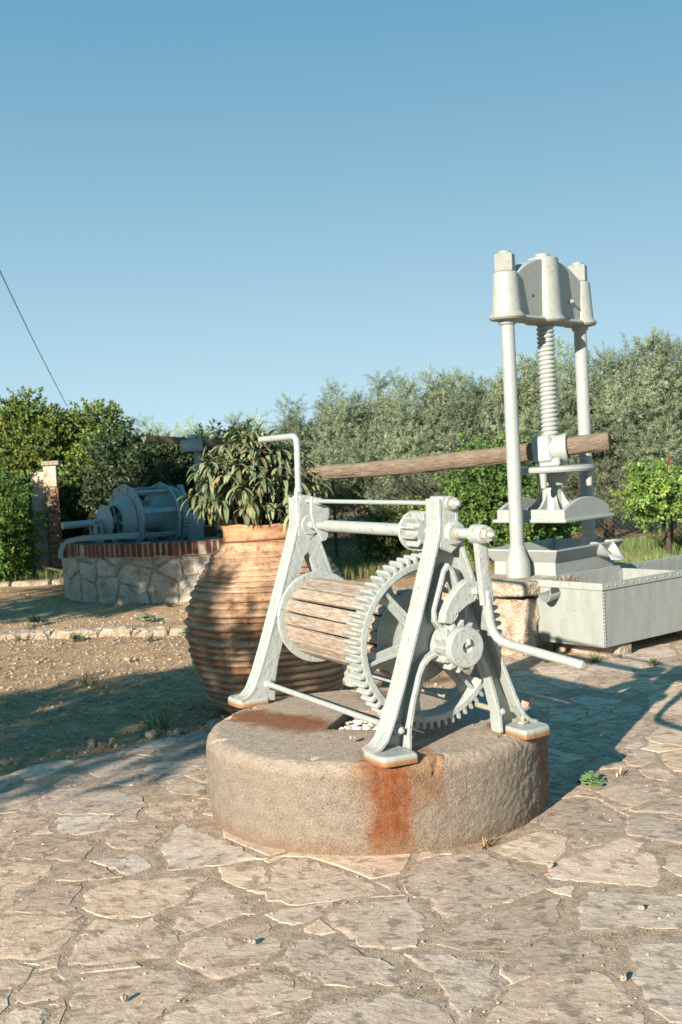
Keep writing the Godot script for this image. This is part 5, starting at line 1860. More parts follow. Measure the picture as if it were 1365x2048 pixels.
func foliage(parent: Node, called: String, kind: String, blobs: Array, tone: Color, yellow: float, sd: int, size := 1.0) -> void:
	var r := RandomNumberGenerator.new()
	r.seed = sd
	var total := 0
	for bl in blobs:
		total += bl[2]
	var mm := MultiMesh.new()
	mm.transform_format = MultiMesh.TRANSFORM_3D
	mm.use_colors = true
	mm.mesh = sprig(kind)
	mm.instance_count = total
	var i := 0
	for bl in blobs:
		var c: Vector3 = bl[0]
		var R: Vector3 = bl[1]
		var shade: float = r.randf_range(0.78, 1.22)
		var yl: float = r.randf()
		for k in bl[2]:
			var d := Vector3(r.randfn(), r.randfn(), r.randfn()).normalized()
			var p := c + d * R * pow(r.randf(), 0.45) * r.randf_range(0.85, 1.12)
			var dir := (d + Vector3(r.randf_range(-0.7, 0.7), r.randf_range(-0.3, 0.9), r.randf_range(-0.7, 0.7))).normalized()
			var x := dir.cross(Vector3(r.randf() - 0.5, r.randf() - 0.5, r.randf() - 0.5)).normalized()
			var s := size * r.randf_range(0.7, 1.3)
			mm.set_instance_transform(i, Transform3D(Basis(x, dir, x.cross(dir)).scaled_local(Vector3.ONE * s), p))
			var v := shade * r.randf_range(0.65, 1.4)
			var y := yellow * r.randf() * (0.4 + yl)
			mm.set_instance_color(i, Color(tone.r * v * (1.0 + 1.3 * y), tone.g * v * (1.0 + 0.5 * y), tone.b * v * (1.0 - 0.3 * y)))
			i += 1
	var o := MultiMeshInstance3D.new()
	o.name = called
	o.multimesh = mm
	o.material_override = M.leaf
	parent.add_child(o, true)
	o.set_meta("kind", "stuff")

func tree(called: String, label: String, category: String, group: String, kind: String, at0: Vector3, height: float, rad: float, clear: float, nblob: int, per: int, tone: Color, yellow: float, sd: int, blob_r := 0.42, size := 1.0, squash := 1.0, stems := 1, bend := Vector3.ZERO) -> Node3D:
	var root := thing(called, label, category, at0, 0.0, group)
	var r := RandomNumberGenerator.new()
	r.seed = sd
	var tb := MB.new()
	var blobs := []
	var cy := (height + clear) / 2.0
	var hy := (height - clear) / 2.0
	for i in nblob:
		# blobs spread over an uneven ellipsoid, most of them near its skin
		var z := 1.0 - 2.0 * (i + 0.5) / nblob
		var a := i * 2.39996 + r.randf() * 0.7
		var rr := sqrt(1.0 - z * z)
		var f := r.randf_range(0.50, 1.0) if i % 4 else r.randf_range(0.1, 0.5)
		var c := Vector3(cos(a) * rr * rad * f, cy + z * hy * f * 0.92, sin(a) * rr * rad * f * squash)
		var br := blob_r * r.randf_range(0.6, 1.3)
		if z > 0.55:
			c.y += r.randf_range(-0.1, 0.22) * hy
			br *= 0.8
		if kind == "olive" and z > 0.35 and i % 3 == 0:
			# upright leaders break the outline
			for u in 3:
				blobs.append([c + Vector3(r.randf_range(-0.12, 0.12), 0.20 + 0.17 * u, r.randf_range(-0.12, 0.12)), Vector3(0.17, 0.2, 0.17) * (1.0 - 0.22 * u), int(per * 0.16)])
		blobs.append([c, Vector3(br, br * r.randf_range(0.8, 1.25), br), int(per * r.randf_range(0.7, 1.3))])
	var tops := mini(7, nblob)
	for s in stems:
		var off := Vector3(r.randf_range(-0.12, 0.12), 0, r.randf_range(-0.12, 0.12)) * (0.0 if stems == 1 else 3.0)
		var fork := Vector3(r.randf_range(-0.12, 0.12), clear + 0.12 * height, r.randf_range(-0.12, 0.12)) + off
		var tr := 0.028 * height
		tb.tube([off + bend + Vector3(0, -0.25, 0), off + bend * 0.9 + Vector3(r.randf_range(-0.05, 0.05), clear * 0.5, r.randf_range(-0.05, 0.05)), fork], [tr * 1.35, tr, tr * 0.8], 9)
		for k in tops:
			var e: Vector3 = blobs[(k * 5 + s * 3) % nblob][0]
			tb.tube([fork, fork.lerp(e, 0.5) + Vector3(r.randf_range(-0.1, 0.1), 0.08 * height, r.randf_range(-0.1, 0.1)), e], [tr * 0.55, tr * 0.32, tr * 0.12], 6)
	part(root, "trunk", tb.mesh(), M.bark)
	foliage(root, "crown", kind, blobs, tone, yellow, sd + 1000, size)
	return root

func far_trees() -> void:
	var OL := Color(0.16, 0.215, 0.135)
	# x, z, height, radius
	var spots := [
		[5.35, -17.9, 3.05, 1.35, "tall olive tree at the right edge, behind the wire fence"],
		[4.35, -18.6, 2.95, 1.15, "olive tree behind the small tree and the rusty fence post on the right"],
		[3.3, -19.3, 2.85, 1.2, "olive tree that the right column of the screw press crosses"],
		[2.35, -19.8, 2.85, 1.2, "olive tree whose top shows left of the screw press column"],
		[1.55, -20.0, 2.5, 1.1, "olive tree behind the wooden lever, second peak left of the press"],
		[0.55, -20.6, 2.5, 1.15, "olive tree behind the pinion end of the winch"],
		[-0.35, -21.5, 2.35, 1.1, "bushy olive tree above the left end of the wooden lever"],
		[-1.05, -23.0, 1.9, 1.2, "olive tree right of the upper crank handle"],
		[-2.1, -25.0, 1.95, 1.4, "pale olive tree behind the upper crank handle"],
		[-3.5, -28.0, 2.3, 1.5, "pale olive tree straight above the sage in the jar"],
		[-5.2, -30.0, 2.5, 1.5, "pale olive tree behind the dark beam of the far press"],
		[-6.6, -31.5, 2.5, 1.5, "farthest pale olive tree, just right of the tall left hedge"],
		[4.0, -22.0, 3.0, 1.5, "olive tree of the second row showing between two right hand crowns"],
		[1.9, -23.5, 2.7, 1.5, "olive tree of the second row behind the press"],
		[7.2, -18.6, 3.4, 1.6, "olive tree mostly outside the right edge of the view"],
	]
	var k := 0
	for s in spots:
		var n := 40
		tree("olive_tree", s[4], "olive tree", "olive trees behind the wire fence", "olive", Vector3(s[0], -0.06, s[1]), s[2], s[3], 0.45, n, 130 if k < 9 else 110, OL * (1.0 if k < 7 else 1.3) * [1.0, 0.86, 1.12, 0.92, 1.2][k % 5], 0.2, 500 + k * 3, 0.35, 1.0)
		k += 1
	# greener shrubs this side of the fence
	tree("citrus_bush", "bright green broad-leaved bush behind the left column of the press", "bush", "", "citrus", Vector3(2.0, -0.06, -14.8), 1.66, 0.50, 0.12, 30, 60, Color(0.06, 0.125, 0.028), 0.5, 601, 0.26, 0.8)
	tree("small_tree", "young fruit tree with a bent bare trunk before the fence", "small tree", "", "citrus", Vector3(4.15, -0.06, -15.0), 1.12, 0.46, 0.58, 18, 30, Color(0.11, 0.20, 0.045), 0.5, 611, 0.22, 0.75, 1.0, 1, Vector3(0.14, 0, 0.05))
	tree("citrus_bush", "yellow green bush cut by the right edge of the photograph beside the young tree", "bush", "", "citrus", Vector3(4.95, -0.06, -15.2), 1.25, 0.42, 0.25, 18, 40, Color(0.11, 0.20, 0.045), 0.5, 613, 0.22, 0.8)
	tree("green_shrub", "low fresh green shrub seen under the pressing plate", "shrub", "", "broad", Vector3(2.55, -0.06, -15.6), 0.62, 0.55, 0.05, 16, 60, Color(0.08, 0.17, 0.03), 0.4, 617, 0.22, 0.8)
	tree("green_shrub", "scrubby green shrub at the fence seen between the winch frames", "shrub", "", "broad", Vector3(0.95, -0.06, -16.4), 0.75, 0.75, 0.05, 18, 60, Color(0.09, 0.13, 0.035), 0.6, 619, 0.24, 0.8)
	# dark broad-leaved trees in shade behind the sage
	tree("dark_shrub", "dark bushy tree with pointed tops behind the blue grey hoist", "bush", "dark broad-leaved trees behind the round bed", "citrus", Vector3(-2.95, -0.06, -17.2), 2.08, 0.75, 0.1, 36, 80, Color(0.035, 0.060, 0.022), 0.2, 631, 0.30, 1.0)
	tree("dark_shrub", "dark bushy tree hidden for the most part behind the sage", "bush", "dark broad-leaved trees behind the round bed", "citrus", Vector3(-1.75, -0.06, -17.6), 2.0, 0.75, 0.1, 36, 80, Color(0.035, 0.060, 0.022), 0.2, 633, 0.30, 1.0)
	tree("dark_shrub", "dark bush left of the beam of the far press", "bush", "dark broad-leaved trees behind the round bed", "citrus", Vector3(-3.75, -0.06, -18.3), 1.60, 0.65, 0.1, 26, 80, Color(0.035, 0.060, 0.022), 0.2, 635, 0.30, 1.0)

func left_hedge() -> void:
	tree("tall_shrub", "tall broad yellow green shrub filling the left edge, its top in the sun", "shrub", "", "broad", Vector3(-4.75, -0.06, -18.6), 2.62, 1.45, 0.05, 74, 150, Color(0.085, 0.140, 0.030), 0.55, 651, 0.42, 1.0, 0.8, 3)
	tree("tall_shrub", "dense dark green shrub between the gate pillar and the hoist", "shrub", "", "broad", Vector3(-3.95, -0.06, -18.9), 1.70, 0.85, 0.05, 40, 120, Color(0.06, 0.10, 0.024), 0.4, 655, 0.36, 1.0, 0.8, 2)
	tree("leafy_bush", "bright small-leaved bush in front of the white gate pillar", "bush", "", "small", Vector3(-5.35, -0.06, -16.2), 1.75, 0.85, 0.05, 52, 150, Color(0.085, 0.165, 0.03), 0.6, 657, 0.34, 1.0, 0.8, 2)

func gate_pillar() -> void:
	var root := thing("gate_pillar", "white plastered pillar with a grey cap, its lower part brown with rust and brick", "pillar", Vector3(-4.275, -0.06, -16.9), 0.12)
	var b := MB.new()
	b.box(Vector3(0, 1.49, 0), Vector3(0.185, 0.31, 0.185), 0.006)
	part(root, "plastered_top", b.mesh(), M.plaster)
	b = MB.new()
	b.box(Vector3(0.015, 1.682, 0), Vector3(0.255, 0.065, 0.255), 0.01)
	part(root, "cap", b.mesh(), M.joint)
	var r := RandomNumberGenerator.new()
	r.seed = 5
	for i in 17:
		b = MB.new()
		var v := r.randf_range(0.6, 1.6)
		v = 0.30 + 0.22 * v
		b.col = Color(v, v * 0.76, v * 0.60)
		b.box(Vector3(r.randf_range(-0.01, 0.01), 0.04 + i * 0.0765, 0), Vector3(0.15, 0.067, 0.15), 0.008)
		part(root, "brick", b.mesh(), M.limestone)
	b = MB.new()
	b.box(Vector3(0, 0.66, 0), Vector3(0.136, 1.34, 0.136), 0.003)
	part(root, "core", b.mesh(), M.joint)
	b = MB.new()
	b.tube([Vector3(0.095, 0.0, 0.06), Vector3(0.092, 1.32, 0.06)], 0.018, 8)
	part(root, "rusty_post", b.mesh(), M.rust_iron)
	var w := thing("white_wall", "end of a white wall half hidden by leaves left of the pillar", "wall", Vector3(-4.50, -0.06, -17.02), 0.12)
	b = MB.new()
	b.box(Vector3(0, 0.78, 0), Vector3(0.20, 1.56, 0.14), 0.008)
	part(w, "wall_body", b.mesh(), M.plaster)
	var pk := thing("plank", "dark plank leaning on the ground at the foot of the gate pillar", "plank", Vector3(-3.98, 0.03, -16.4), 0.35)
	b = MB.new()
	b.box(Vector3(0, 0.0, 0), Vector3(0.75, 0.03, 0.12), 0.005, Basis(Vector3.BACK, -0.30))
	part(pk, "board", b.mesh(), M.old_beam)

func fence() -> void:
	var root := thing("wire_fence", "rusty chain link fence on thin iron posts in front of the olive trees", "fence", Vector3(0, 0, 0))
	var z := func(x: float) -> float: return -17.3 + 0.17 * x
	var top := 1.18
	var b := MB.new()
	var w := 0.0038
	var x := -3.0
	while x < 8.0:
		for s in [-1.0, 1.0]:
			var a := Vector3(x, 0.0, z.call(x))
			var xe: float = x + s * (top + 0.05)
			var e := Vector3(xe, top, z.call(xe))
			var d := Vector3(w, 0, 0)
			var f := Vector3(0, 0, w)
			b.quad(a - d, a + d, e + d, e - d)
			b.quad(a - f, a + f, e + f, e - f)
		x += 0.082
	part(root, "chain_link", b.mesh(5.0), M.wire, Transform3D(), "stuff")
	b = MB.new()
	b.tube([Vector3(-3.0, top, z.call(-3.0)), Vector3(8.0, top, z.call(8.0))], 0.004, 5)
	part(root, "top_wire", b.mesh(), M.wire)
	var k := 0
	for px in [-2.6, -0.1, 2.35, 4.78, 7.2]:
		b = MB.new()
		b.box(Vector3(0, 0.62, 0), Vector3(0.045, 1.42, 0.006), 0.001)
		b.box(Vector3(-0.0195, 0.62, 0.022), Vector3(0.006, 1.42, 0.040), 0.001)
		part(root, "post", b.mesh(), M.rust_iron if k == 3 else M.bare_iron, at(px, -0.06, z.call(px) + 0.03))
		k += 1

func shade_trees() -> void:
	# two trees outside the frame on the left whose dappled shade falls on the jar, the gravel and the hoist
	tree("garden_tree", "leafy tree left of the view that throws dappled shade on the jar and gravel", "tree", "trees beside the yard that shade it", "broad", Vector3(-5.62, -0.06, 0.20), 4.25, 1.40, 2.28, 44, 30, Color(0.08, 0.12, 0.03), 0.4, 701, 0.26, 1.1)
	tree("garden_tree", "broad leafy tree left of the view that shades the hoist and the round wall", "tree", "trees beside the yard that shade it", "broad", Vector3(-6.75, -0.06, -7.2), 5.8, 1.85, 2.3, 84, 110, Color(0.08, 0.12, 0.03), 0.4, 703, 0.62, 1.25)

# ---------------------------------------------------------------- round bed with wall
func wall_bed() -> void:
	var C := Vector3(-1.86, 0, -14.2)
	var root := thing("round_wall", "low round wall of pale rubble stones capped with a course of red bricks", "wall", C)
	var R := 1.6
	var cb := MB.new()
	cb.lathe([Vector2(1.28, -0.1), Vector2(R - 0.012, -0.1), Vector2(R - 0.012, 0.485), Vector2(1.30, 0.485), Vector2(1.28, 0.40), Vector2(1.28, -0.1)], 80)
	part(root, "mortar_core", cb.mesh(), M.joint)
	var fb := MB.new()
	fb.lathe([Vector2(0, 0.46), Vector2(1.30, 0.46), Vector2(1.30, 0.40), Vector2(0, 0.40)], 40)
	part(root, "bed_soil", fb.mesh(), M.soil)
	var r := RandomNumberGenerator.new()
	r.seed = 31
	# rubble facing: stones of uneven size in the part of the wall that faces the yard
	var seeds := []
	var u := 0.0
	var total := 3.6
	while u < total:
		var w := r.randf_range(0.20, 0.48)
		var y := 0.0
		while y < 0.50:
			var h := r.randf_range(0.12, 0.30)
			seeds.append(Vector2(u + w / 2 + r.randf_range(-0.09, 0.09), y + h / 2 + r.randf_range(-0.03, 0.03)))
			y += h
		u += w
	for a in seeds.size():
		var c: Vector2 = seeds[a]
		var cell := PackedVector2Array([Vector2(c.x - 0.3, -0.05), Vector2(c.x + 0.3, -0.05), Vector2(c.x + 0.3, 0.488), Vector2(c.x - 0.3, 0.488)])
		for bq in seeds.size():
			if bq != a and c.distance_to(seeds[bq]) < 0.8:
				var d: Vector2 = (seeds[bq] - c).normalized()
				var m: Vector2 = (seeds[bq] + c) / 2.0 - d * 0.009
				var s := Vector2(-d.y, d.x)
				var cut := Geometry2D.intersect_polygons(cell, PackedVector2Array([m + s * 3, m - s * 3, m - s * 3 - d * 3, m + s * 3 - d * 3]))
				if cut.size():
					cell = cut[0]
		var e := PackedVector2Array()
		for i in cell.size():
			var p0 := cell[i]
			var p1 := cell[(i + 1) % cell.size()]
			var n := maxi(1, int(p0.distance_to(p1) / 0.06))
			for k in n:
				e.append(p0.lerp(p1, k / float(n)) + Vector2(r.randf_range(-1, 1), r.randf_range(-1, 1)) * 0.007)
		if e.size() < 4:
			continue
		var b := MB.new()
		var bulge := r.randf_range(0.006, 0.02)
		var put := func(q: Vector2, o: float) -> Vector3:
			var an := deg_to_rad(160.0) - q.x / R
			return Vector3(cos(an) * (R + o), q.y, sin(an) * (R + o))
		var rings := []
		for l in [[1.0, -0.05], [0.985, -0.006], [0.90, bulge * 0.6], [0.62, bulge]]:
			var ring := []
			for q in e:
				ring.append(put.call(c.lerp(q, l[0]), l[1] + (r.randf_range(-0.006, 0.006) if l[0] < 0.95 else 0.0)))
			rings.append(ring)
		var i0 := b.p.size()
		for l in 3:
			for k in e.size():
				var k2 := (k + 1) % e.size()
				b.quad(rings[l][k], rings[l][k2], rings[l + 1][k2], rings[l + 1][k])
		var mid: Vector3 = put.call(c, bulge * 1.05)
		for k in e.size():
			b.tri(rings[3][k], rings[3][(k + 1) % e.size()], mid)
		b.fix(i0)
		var v := r.randf_range(0.8, 1.12)
		for i in b.c.size():
			b.c[i] = Color(v, v * 0.985, v * 0.96)
		part(root, "stone", b.mesh(28.0), M.wall_stone)
	# bricks on edge, all round
	var bm := []
	for k in 4:
		var b := MB.new()
		var v: float = [0.75, 1.0, 1.25, 0.6][k]
		b.col = Color(v, v * [1.0, 1.0, 1.1, 1.0][k], v)
		b.box(Vector3.ZERO, Vector3(0.235, 0.148, 0.056), 0.006)
		bm.append(b.mesh())
	var nb := 145
	for i in nb:
		var a := TAU * i / nb
		var d := Vector3(cos(a), 0, sin(a))
		part(root, "brick", bm[r.randi() % 4], M.brick, Transform3D(Basis(Vector3.UP, -a + r.randf_range(-0.02, 0.02)), d * (R - 0.085 + r.randf_range(-0.006, 0.006)) + Vector3.UP * (0.563 + r.randf_range(-0.004, 0.004))))
	var jb := MB.new()
	jb.lathe([Vector2(1.41, 0.484), Vector2(R + 0.0285, 0.484), Vector2(R + 0.0285, 0.630), Vector2(R + 0.02, 0.6345), Vector2(1.41, 0.6345), Vector2(1.41, 0.484)], 96)
	part(root, "brick_joints", jb.mesh(), M.joint)
	# brick pier at the back right of the bed
	var pier := thing("brick_pier", "small brick pier standing on the round wall behind the jar", "pier", C + Vector3(0.62, 0.46, -0.05), 0.2)
	for j in 5:
		for i in 3:
			part(pier, "brick", bm[r.randi() % 4], M.brick, Transform3D(Basis(Vector3.UP, 0.0) * Basis(Vector3.RIGHT, PI / 2), Vector3(-0.25 + i * 0.25 + (0.06 if j % 2 else 0.0), 0.04 + j * 0.068, 0)))
	var pc := MB.new()
	pc.box(Vector3(0.03, 0.17, 0), Vector3(0.72, 0.36, 0.125), 0.003)
	part(pier, "joints", pc.mesh(), M.joint)

func kerb() -> void:
	var root := thing("low_kerb", "low kerb of pale uneven limestone blocks across the gravel left of the jar", "kerb", Vector3(0, 0, 0))
	var r := RandomNumberGenerator.new()
	r.seed = 12
	var x := -4.3
	var k := 0
	while x < -0.3:
		var l := r.randf_range(0.26, 0.48)
		var b := MB.new()
		rough_block(b, Vector3.ZERO, Vector3(l + 0.004, 0.13, 0.20 + r.randf_range(-0.02, 0.04)), 800 + k, 0.03, 6, Basis(Vector3.UP, -0.13 + r.randf_range(-0.06, 0.06)))
		part(root, "kerb_stone", b.mesh(28.0), M.limestone, at(x + l / 2, -0.070 + r.randf_range(-0.012, 0.012), -10.72 + (x + 4.3) * 0.12))
		x += l
		k += 1
	var back := thing("path_edge", "flat pale edging slabs in front of the shaded grass at the far left", "kerb", Vector3(0, 0, 0))
	x = -5.4
	while x < -3.2:
		var b := MB.new()
		rough_block(b, Vector3.ZERO, Vector3(0.52, 0.09, 0.22), 830 + k, 0.012, 5, Basis(Vector3.UP, 0.05))
		part(back, "kerb_stone", b.mesh(28.0), M.limestone, at(x, -0.03, -15.6))
		x += 0.55
		k += 1
	var ledge := thing("stone_ledge", "low pale stone ledge on the ground behind the gear wheel", "kerb", Vector3(0, 0, 0))
	x = -0.5
	while x < 3.4:
		var b := MB.new()
		var l := r.randf_range(0.35, 0.6)
		rough_block(b, Vector3.ZERO, Vector3(l - 0.01, 0.14, 0.45), 850 + k, 0.015, 5)
		part(ledge, "kerb_stone", b.mesh(28.0), M.limestone, at(x + l / 2, -0.02, -11.9 + 0.05 * x))
		x += l
		k += 1

# ---------------------------------------------------------------- blue grey drum hoist on the bed
func hoist() -> void:
	var root := thing("drum_hoist", "old blue grey drum hoist with spoked rope wheel standing in shade on the round bed", "hoist", Vector3(-2.49, 0.46, -14.36), deg_to_rad(220.1))
	var P: Material = M.blue_paint
	var Y := 0.375
	var X := Basis(Vector3.BACK, -PI / 2)   # y of a lathe along x
	var T := func(x: float) -> Transform3D: return Transform3D(X, Vector3(x, Y, 0))
	for s in [-1.0, 1.0]:
		var b := MB.new()
		# twelve-sided flange with raised lip
		b.lathe([Vector2(0, -0.012), Vector2(0.425, -0.012), Vector2(0.445, -0.02), Vector2(0.452, -0.01), Vector2(0.452, 0.014), Vector2(0.44, 0.02), Vector2(0.42, 0.012), Vector2(0, 0.012)], 12, T.call(s * 0.26))
		var fl := part(root, "drum_flange", b.mesh(20.0), P)
		var kb := MB.new()
		for k in 12:
			var a := TAU * (k + 0.5) / 12.0
			kb.lathe([Vector2(0, -0.028), Vector2(0.02, -0.026), Vector2(0.022, 0.026), Vector2(0, 0.028)], 8, Transform3D(X, Vector3(s * 0.26, Y + cos(a) * 0.405, sin(a) * 0.405)))
		for k in 24:
			var a := TAU * k / 24.0
			kb.box(Vector3(s * 0.26 + 0.014, Y + cos(a) * 0.345, sin(a) * 0.345), Vector3(0.008, 0.05, 0.012), 0.002, Basis(Vector3.RIGHT, a))
		part(fl, "flange_bolts", kb.mesh(), P, Transform3D(), "stuff")
	var cb := MB.new()
	cb.lathe([Vector2(0, -0.25), Vector2(0.30, -0.25), Vector2(0.16, -0.17), Vector2(0.15, 0.17), Vector2(0.30, 0.25), Vector2(0, 0.25)], 28, T.call(0.0))
	part(root, "drum_core", cb.mesh(25.0), P)
	for k in 8:
		var a := TAU * (k + 0.35) / 8.0
		var b := MB.new()
		b.box(Vector3(0, Y + cos(a) * 0.395, sin(a) * 0.395), Vector3(0.52, 0.02, 0.055), 0.004, Basis(Vector3.RIGHT, a))
		b.box(Vector3(0, Y + cos(a) * 0.375, sin(a) * 0.375), Vector3(0.50, 0.05, 0.012), 0.003, Basis(Vector3.RIGHT, a))
		part(root, "drum_bar", b.mesh(), P)
	var hb := MB.new()
	hb.lathe([Vector2(0.31, 0.27), Vector2(0.325, 0.285), Vector2(0.30, 0.30), Vector2(0.24, 0.375), Vector2(0.215, 0.40), Vector2(0.205, 0.40), Vector2(0.205, 0.36), Vector2(0.26, 0.275), Vector2(0.31, 0.27)], 40, T.call(0.0))
	part(root, "brake_cone", hb.mesh(), P)
	var wheel := Node3D.new()
	wheel.name = "spoked_wheel"
	root.add_child(wheel)
	var wb := MB.new()
	wb.lathe([Vector2(0.185, 0.365), Vector2(0.212, 0.362), Vector2(0.222, 0.385), Vector2(0.215, 0.415), Vector2(0.190, 0.418), Vector2(0.182, 0.40), Vector2(0.185, 0.365)], 40, T.call(0.0))
	part(wheel, "wheel_rim", wb.mesh(), P)
	for k in 6:
		var b := MB.new()
		var a := TAU * k / 6.0 + 0.3
		b.box(Vector3(0.39, Y + cos(a) * 0.115, sin(a) * 0.115), Vector3(0.025, 0.16, 0.035), 0.005, Basis(Vector3.RIGHT, a))
		part(wheel, "spoke", b.mesh(), P)
	var nb := MB.new()
	nb.lathe([Vector2(0, 0.34), Vector2(0.06, 0.34), Vector2(0.055, 0.46), Vector2(0, 0.46)], 20, T.call(0.0))
	part(wheel, "wheel_hub", nb.mesh(), P)
	var sb := MB.new()
	sb.tube([Vector3(-0.75, Y, 0), Vector3(0.62, Y, 0)], 0.034, 16)
	sb.tube([Vector3(0.66, Y, 0), Vector3(1.12, Y, 0)], 0.043, 18)
	part(root, "shaft", sb.mesh(), P)
	var db := MB.new()
	db.lathe([Vector2(0, 0.535), Vector2(0.05, 0.53), Vector2(0.205, 0.548), Vector2(0.212, 0.554), Vector2(0.205, 0.562), Vector2(0.10, 0.585), Vector2(0.05, 0.61), Vector2(0, 0.615)], 40, T.call(0.0))
	part(root, "clutch_disc", db.mesh(), P)
	# bearing pedestal with a slot
	var pb := MB.new()
	pb.box(Vector3(0.67, Y - 0.16, 0.045), Vector3(0.13, 0.36, 0.02), 0.004)
	pb.box(Vector3(0.67, Y - 0.16, -0.045), Vector3(0.13, 0.36, 0.02), 0.004)
	pb.box(Vector3(0.67, Y + 0.01, 0), Vector3(0.11, 0.05, 0.11), 0.006)
	part(root, "bearing_pedestal", pb.mesh(), P)
	var slot := MB.new()
	slot.box(Vector3(0.67, Y - 0.10, 0.0555), Vector3(0.03, 0.12, 0.003), 0.001)
	slot.box(Vector3(0.67, Y - 0.10, -0.0555), Vector3(0.03, 0.12, 0.003), 0.001)
	part(root, "pedestal_slot", slot.mesh(), M.cable)
	# gear on the far side
	var gear := Node3D.new()
	gear.name = "spur_gear"
	root.add_child(gear)
	var gb := MB.new()
	gb.lathe([Vector2(0.30, -0.42), Vector2(0.37, -0.42), Vector2(0.37, -0.34), Vector2(0.30, -0.34), Vector2(0.30, -0.42)], 60, T.call(0.0))
	for k in 5:
		var a := TAU * k / 5.0
		gb.box(Vector3(-0.38, Y + cos(a) * 0.17, sin(a) * 0.17), Vector3(0.03, 0.30, 0.045), 0.004, Basis(Vector3.RIGHT, a))
	part(gear, "gear_rim", gb.mesh(), P)
	var tb := MB.new()
	tb.box(Vector3(-0.38, 0.378, 0), Vector3(0.078, 0.028, 0.022), 0.004)
	var tm := tb.mesh()
	for k in 54:
		part(gear, "tooth", tm, P, Transform3D(Basis(Vector3.RIGHT, TAU * k / 54.0), Vector3(0, Y, 0)))
	# casting that holds gear and pinion
	var mb := MB.new()
	mb.box(Vector3(-0.62, 0.19, -0.06), Vector3(0.26, 0.36, 0.34), 0.02)
	mb.prism(PackedVector2Array([Vector2(-0.2, 0.0), Vector2(0.2, 0.0), Vector2(0.12, 0.30), Vector2(0.03, 0.48), Vector2(-0.03, 0.48), Vector2(-0.12, 0.30)]), -0.56, -0.50, Transform3D(Basis(Vector3.BACK, Vector3.UP, Vector3.LEFT) * -1.0 if false else Basis(Vector3.UP, PI / 2), Vector3(0.0, 0.30, -0.05)), 0.01)
	part(root, "gear_housing", mb.mesh(), P)
	var lb := MB.new()
	for z in [-0.22, 0.30]:
		lb.box(Vector3(0.05, 0.02, z), Vector3(1.5, 0.06, 0.07), 0.006)
	part(root, "bed_frame", lb.mesh(), P)
	# channel rail that droops over the wall at its left end
	var rail := thing("channel_rail", "blue grey iron channel rail curling down over the left rim of the round wall", "rail", Vector3(-2.96, 0.0, -13.42), -0.10)
	var path := [Vector2(0.55, 0.665), Vector2(0.1, 0.662), Vector2(-0.14, 0.655), Vector2(-0.24, 0.635), Vector2(-0.305, 0.585), Vector2(-0.325, 0.52), Vector2(-0.326, 0.46)]
	var rb := MB.new()
	rb.ribbon(path, 0.012, -0.10, 0.10)
	var up := []
	for q in path:
		up.append(q)
	for z in [-0.106, 0.094]:
		var lo := []
		var pl := PackedVector2Array()
		for q in path:
			pl.append(q)
		for i in range(path.size() - 1, -1, -1):
			var n := Vector2.ZERO
			var d: Vector2 = path[mini(i + 1, path.size() - 1)] - path[maxi(i - 1, 0)]
			n = Vector2(-d.y, d.x).normalized()
			pl.append(path[i] - n * 0.055)
		rb.prism(pl, z, z + 0.012)
	part(rail, "channel", rb.mesh(25.0), P)

func far_press() -> void:
	var root := thing("far_press", "second press in the shade behind the sage, blue grey head with a square cap", "press", Vector3(-2.03, 0, -15.95), 0.05)
	var b := MB.new()
	b.box(Vector3(0, 1.755, 0), Vector3(0.30, 0.17, 0.24), 0.012)
	part(root, "press_head", b.mesh(), M.blue_paint)
	b = MB.new()
	b.box(Vector3(0.0, 1.875, 0), Vector3(0.12, 0.075, 0.12), 0.01)
	b.tube([Vector3(0.09, 1.84, 0), Vector3(0.09, 1.90, 0)], 0.03, 12)
	part(root, "head_cap", b.mesh(), M.blue_paint)
	b = MB.new()
	b.tube([Vector3(0.06, -0.1, -0.05), Vector3(0.06, 1.7, -0.05)], 0.05, 16)
	part(root, "spindle", b.mesh(), M.blue_paint)
	b = MB.new()
	b.box(Vector3(0, 0.25, 0), Vector3(0.7, 0.6, 0.6), 0.02)
	part(root, "press_base", b.mesh(), M.blue_paint)
	var beam := thing("wooden_beam", "dark weathered square beam through the head of the far press", "beam", Vector3(-2.03, 1.745, -15.95), -0.05)
	b = MB.new()
	b.box(Vector3(0.5, 0.0, 0), Vector3(2.3, 0.105, 0.12), 0.012, Basis(Vector3.BACK, -0.125))
	part(beam, "timber", b.mesh(), M.old_beam)

func power_cable() -> void:
	var root := thing("power_cable", "thin dark cable slanting down from the upper left into the left shrub", "cable", Vector3.ZERO)
	var b := MB.new()
	var pts := []
	for i in 13:
		var t := i / 12.0 * 1.06 - 0.06
		pts.append(Vector3(-4.29, 2.66, -18.0).lerp(Vector3(-2.55, 4.75, -6.0), t) + Vector3(0, -0.12 * sin(PI * t), 0))
	b.tube(pts, 0.0055, 6)
	part(root, "strand", b.mesh(), M.cable)

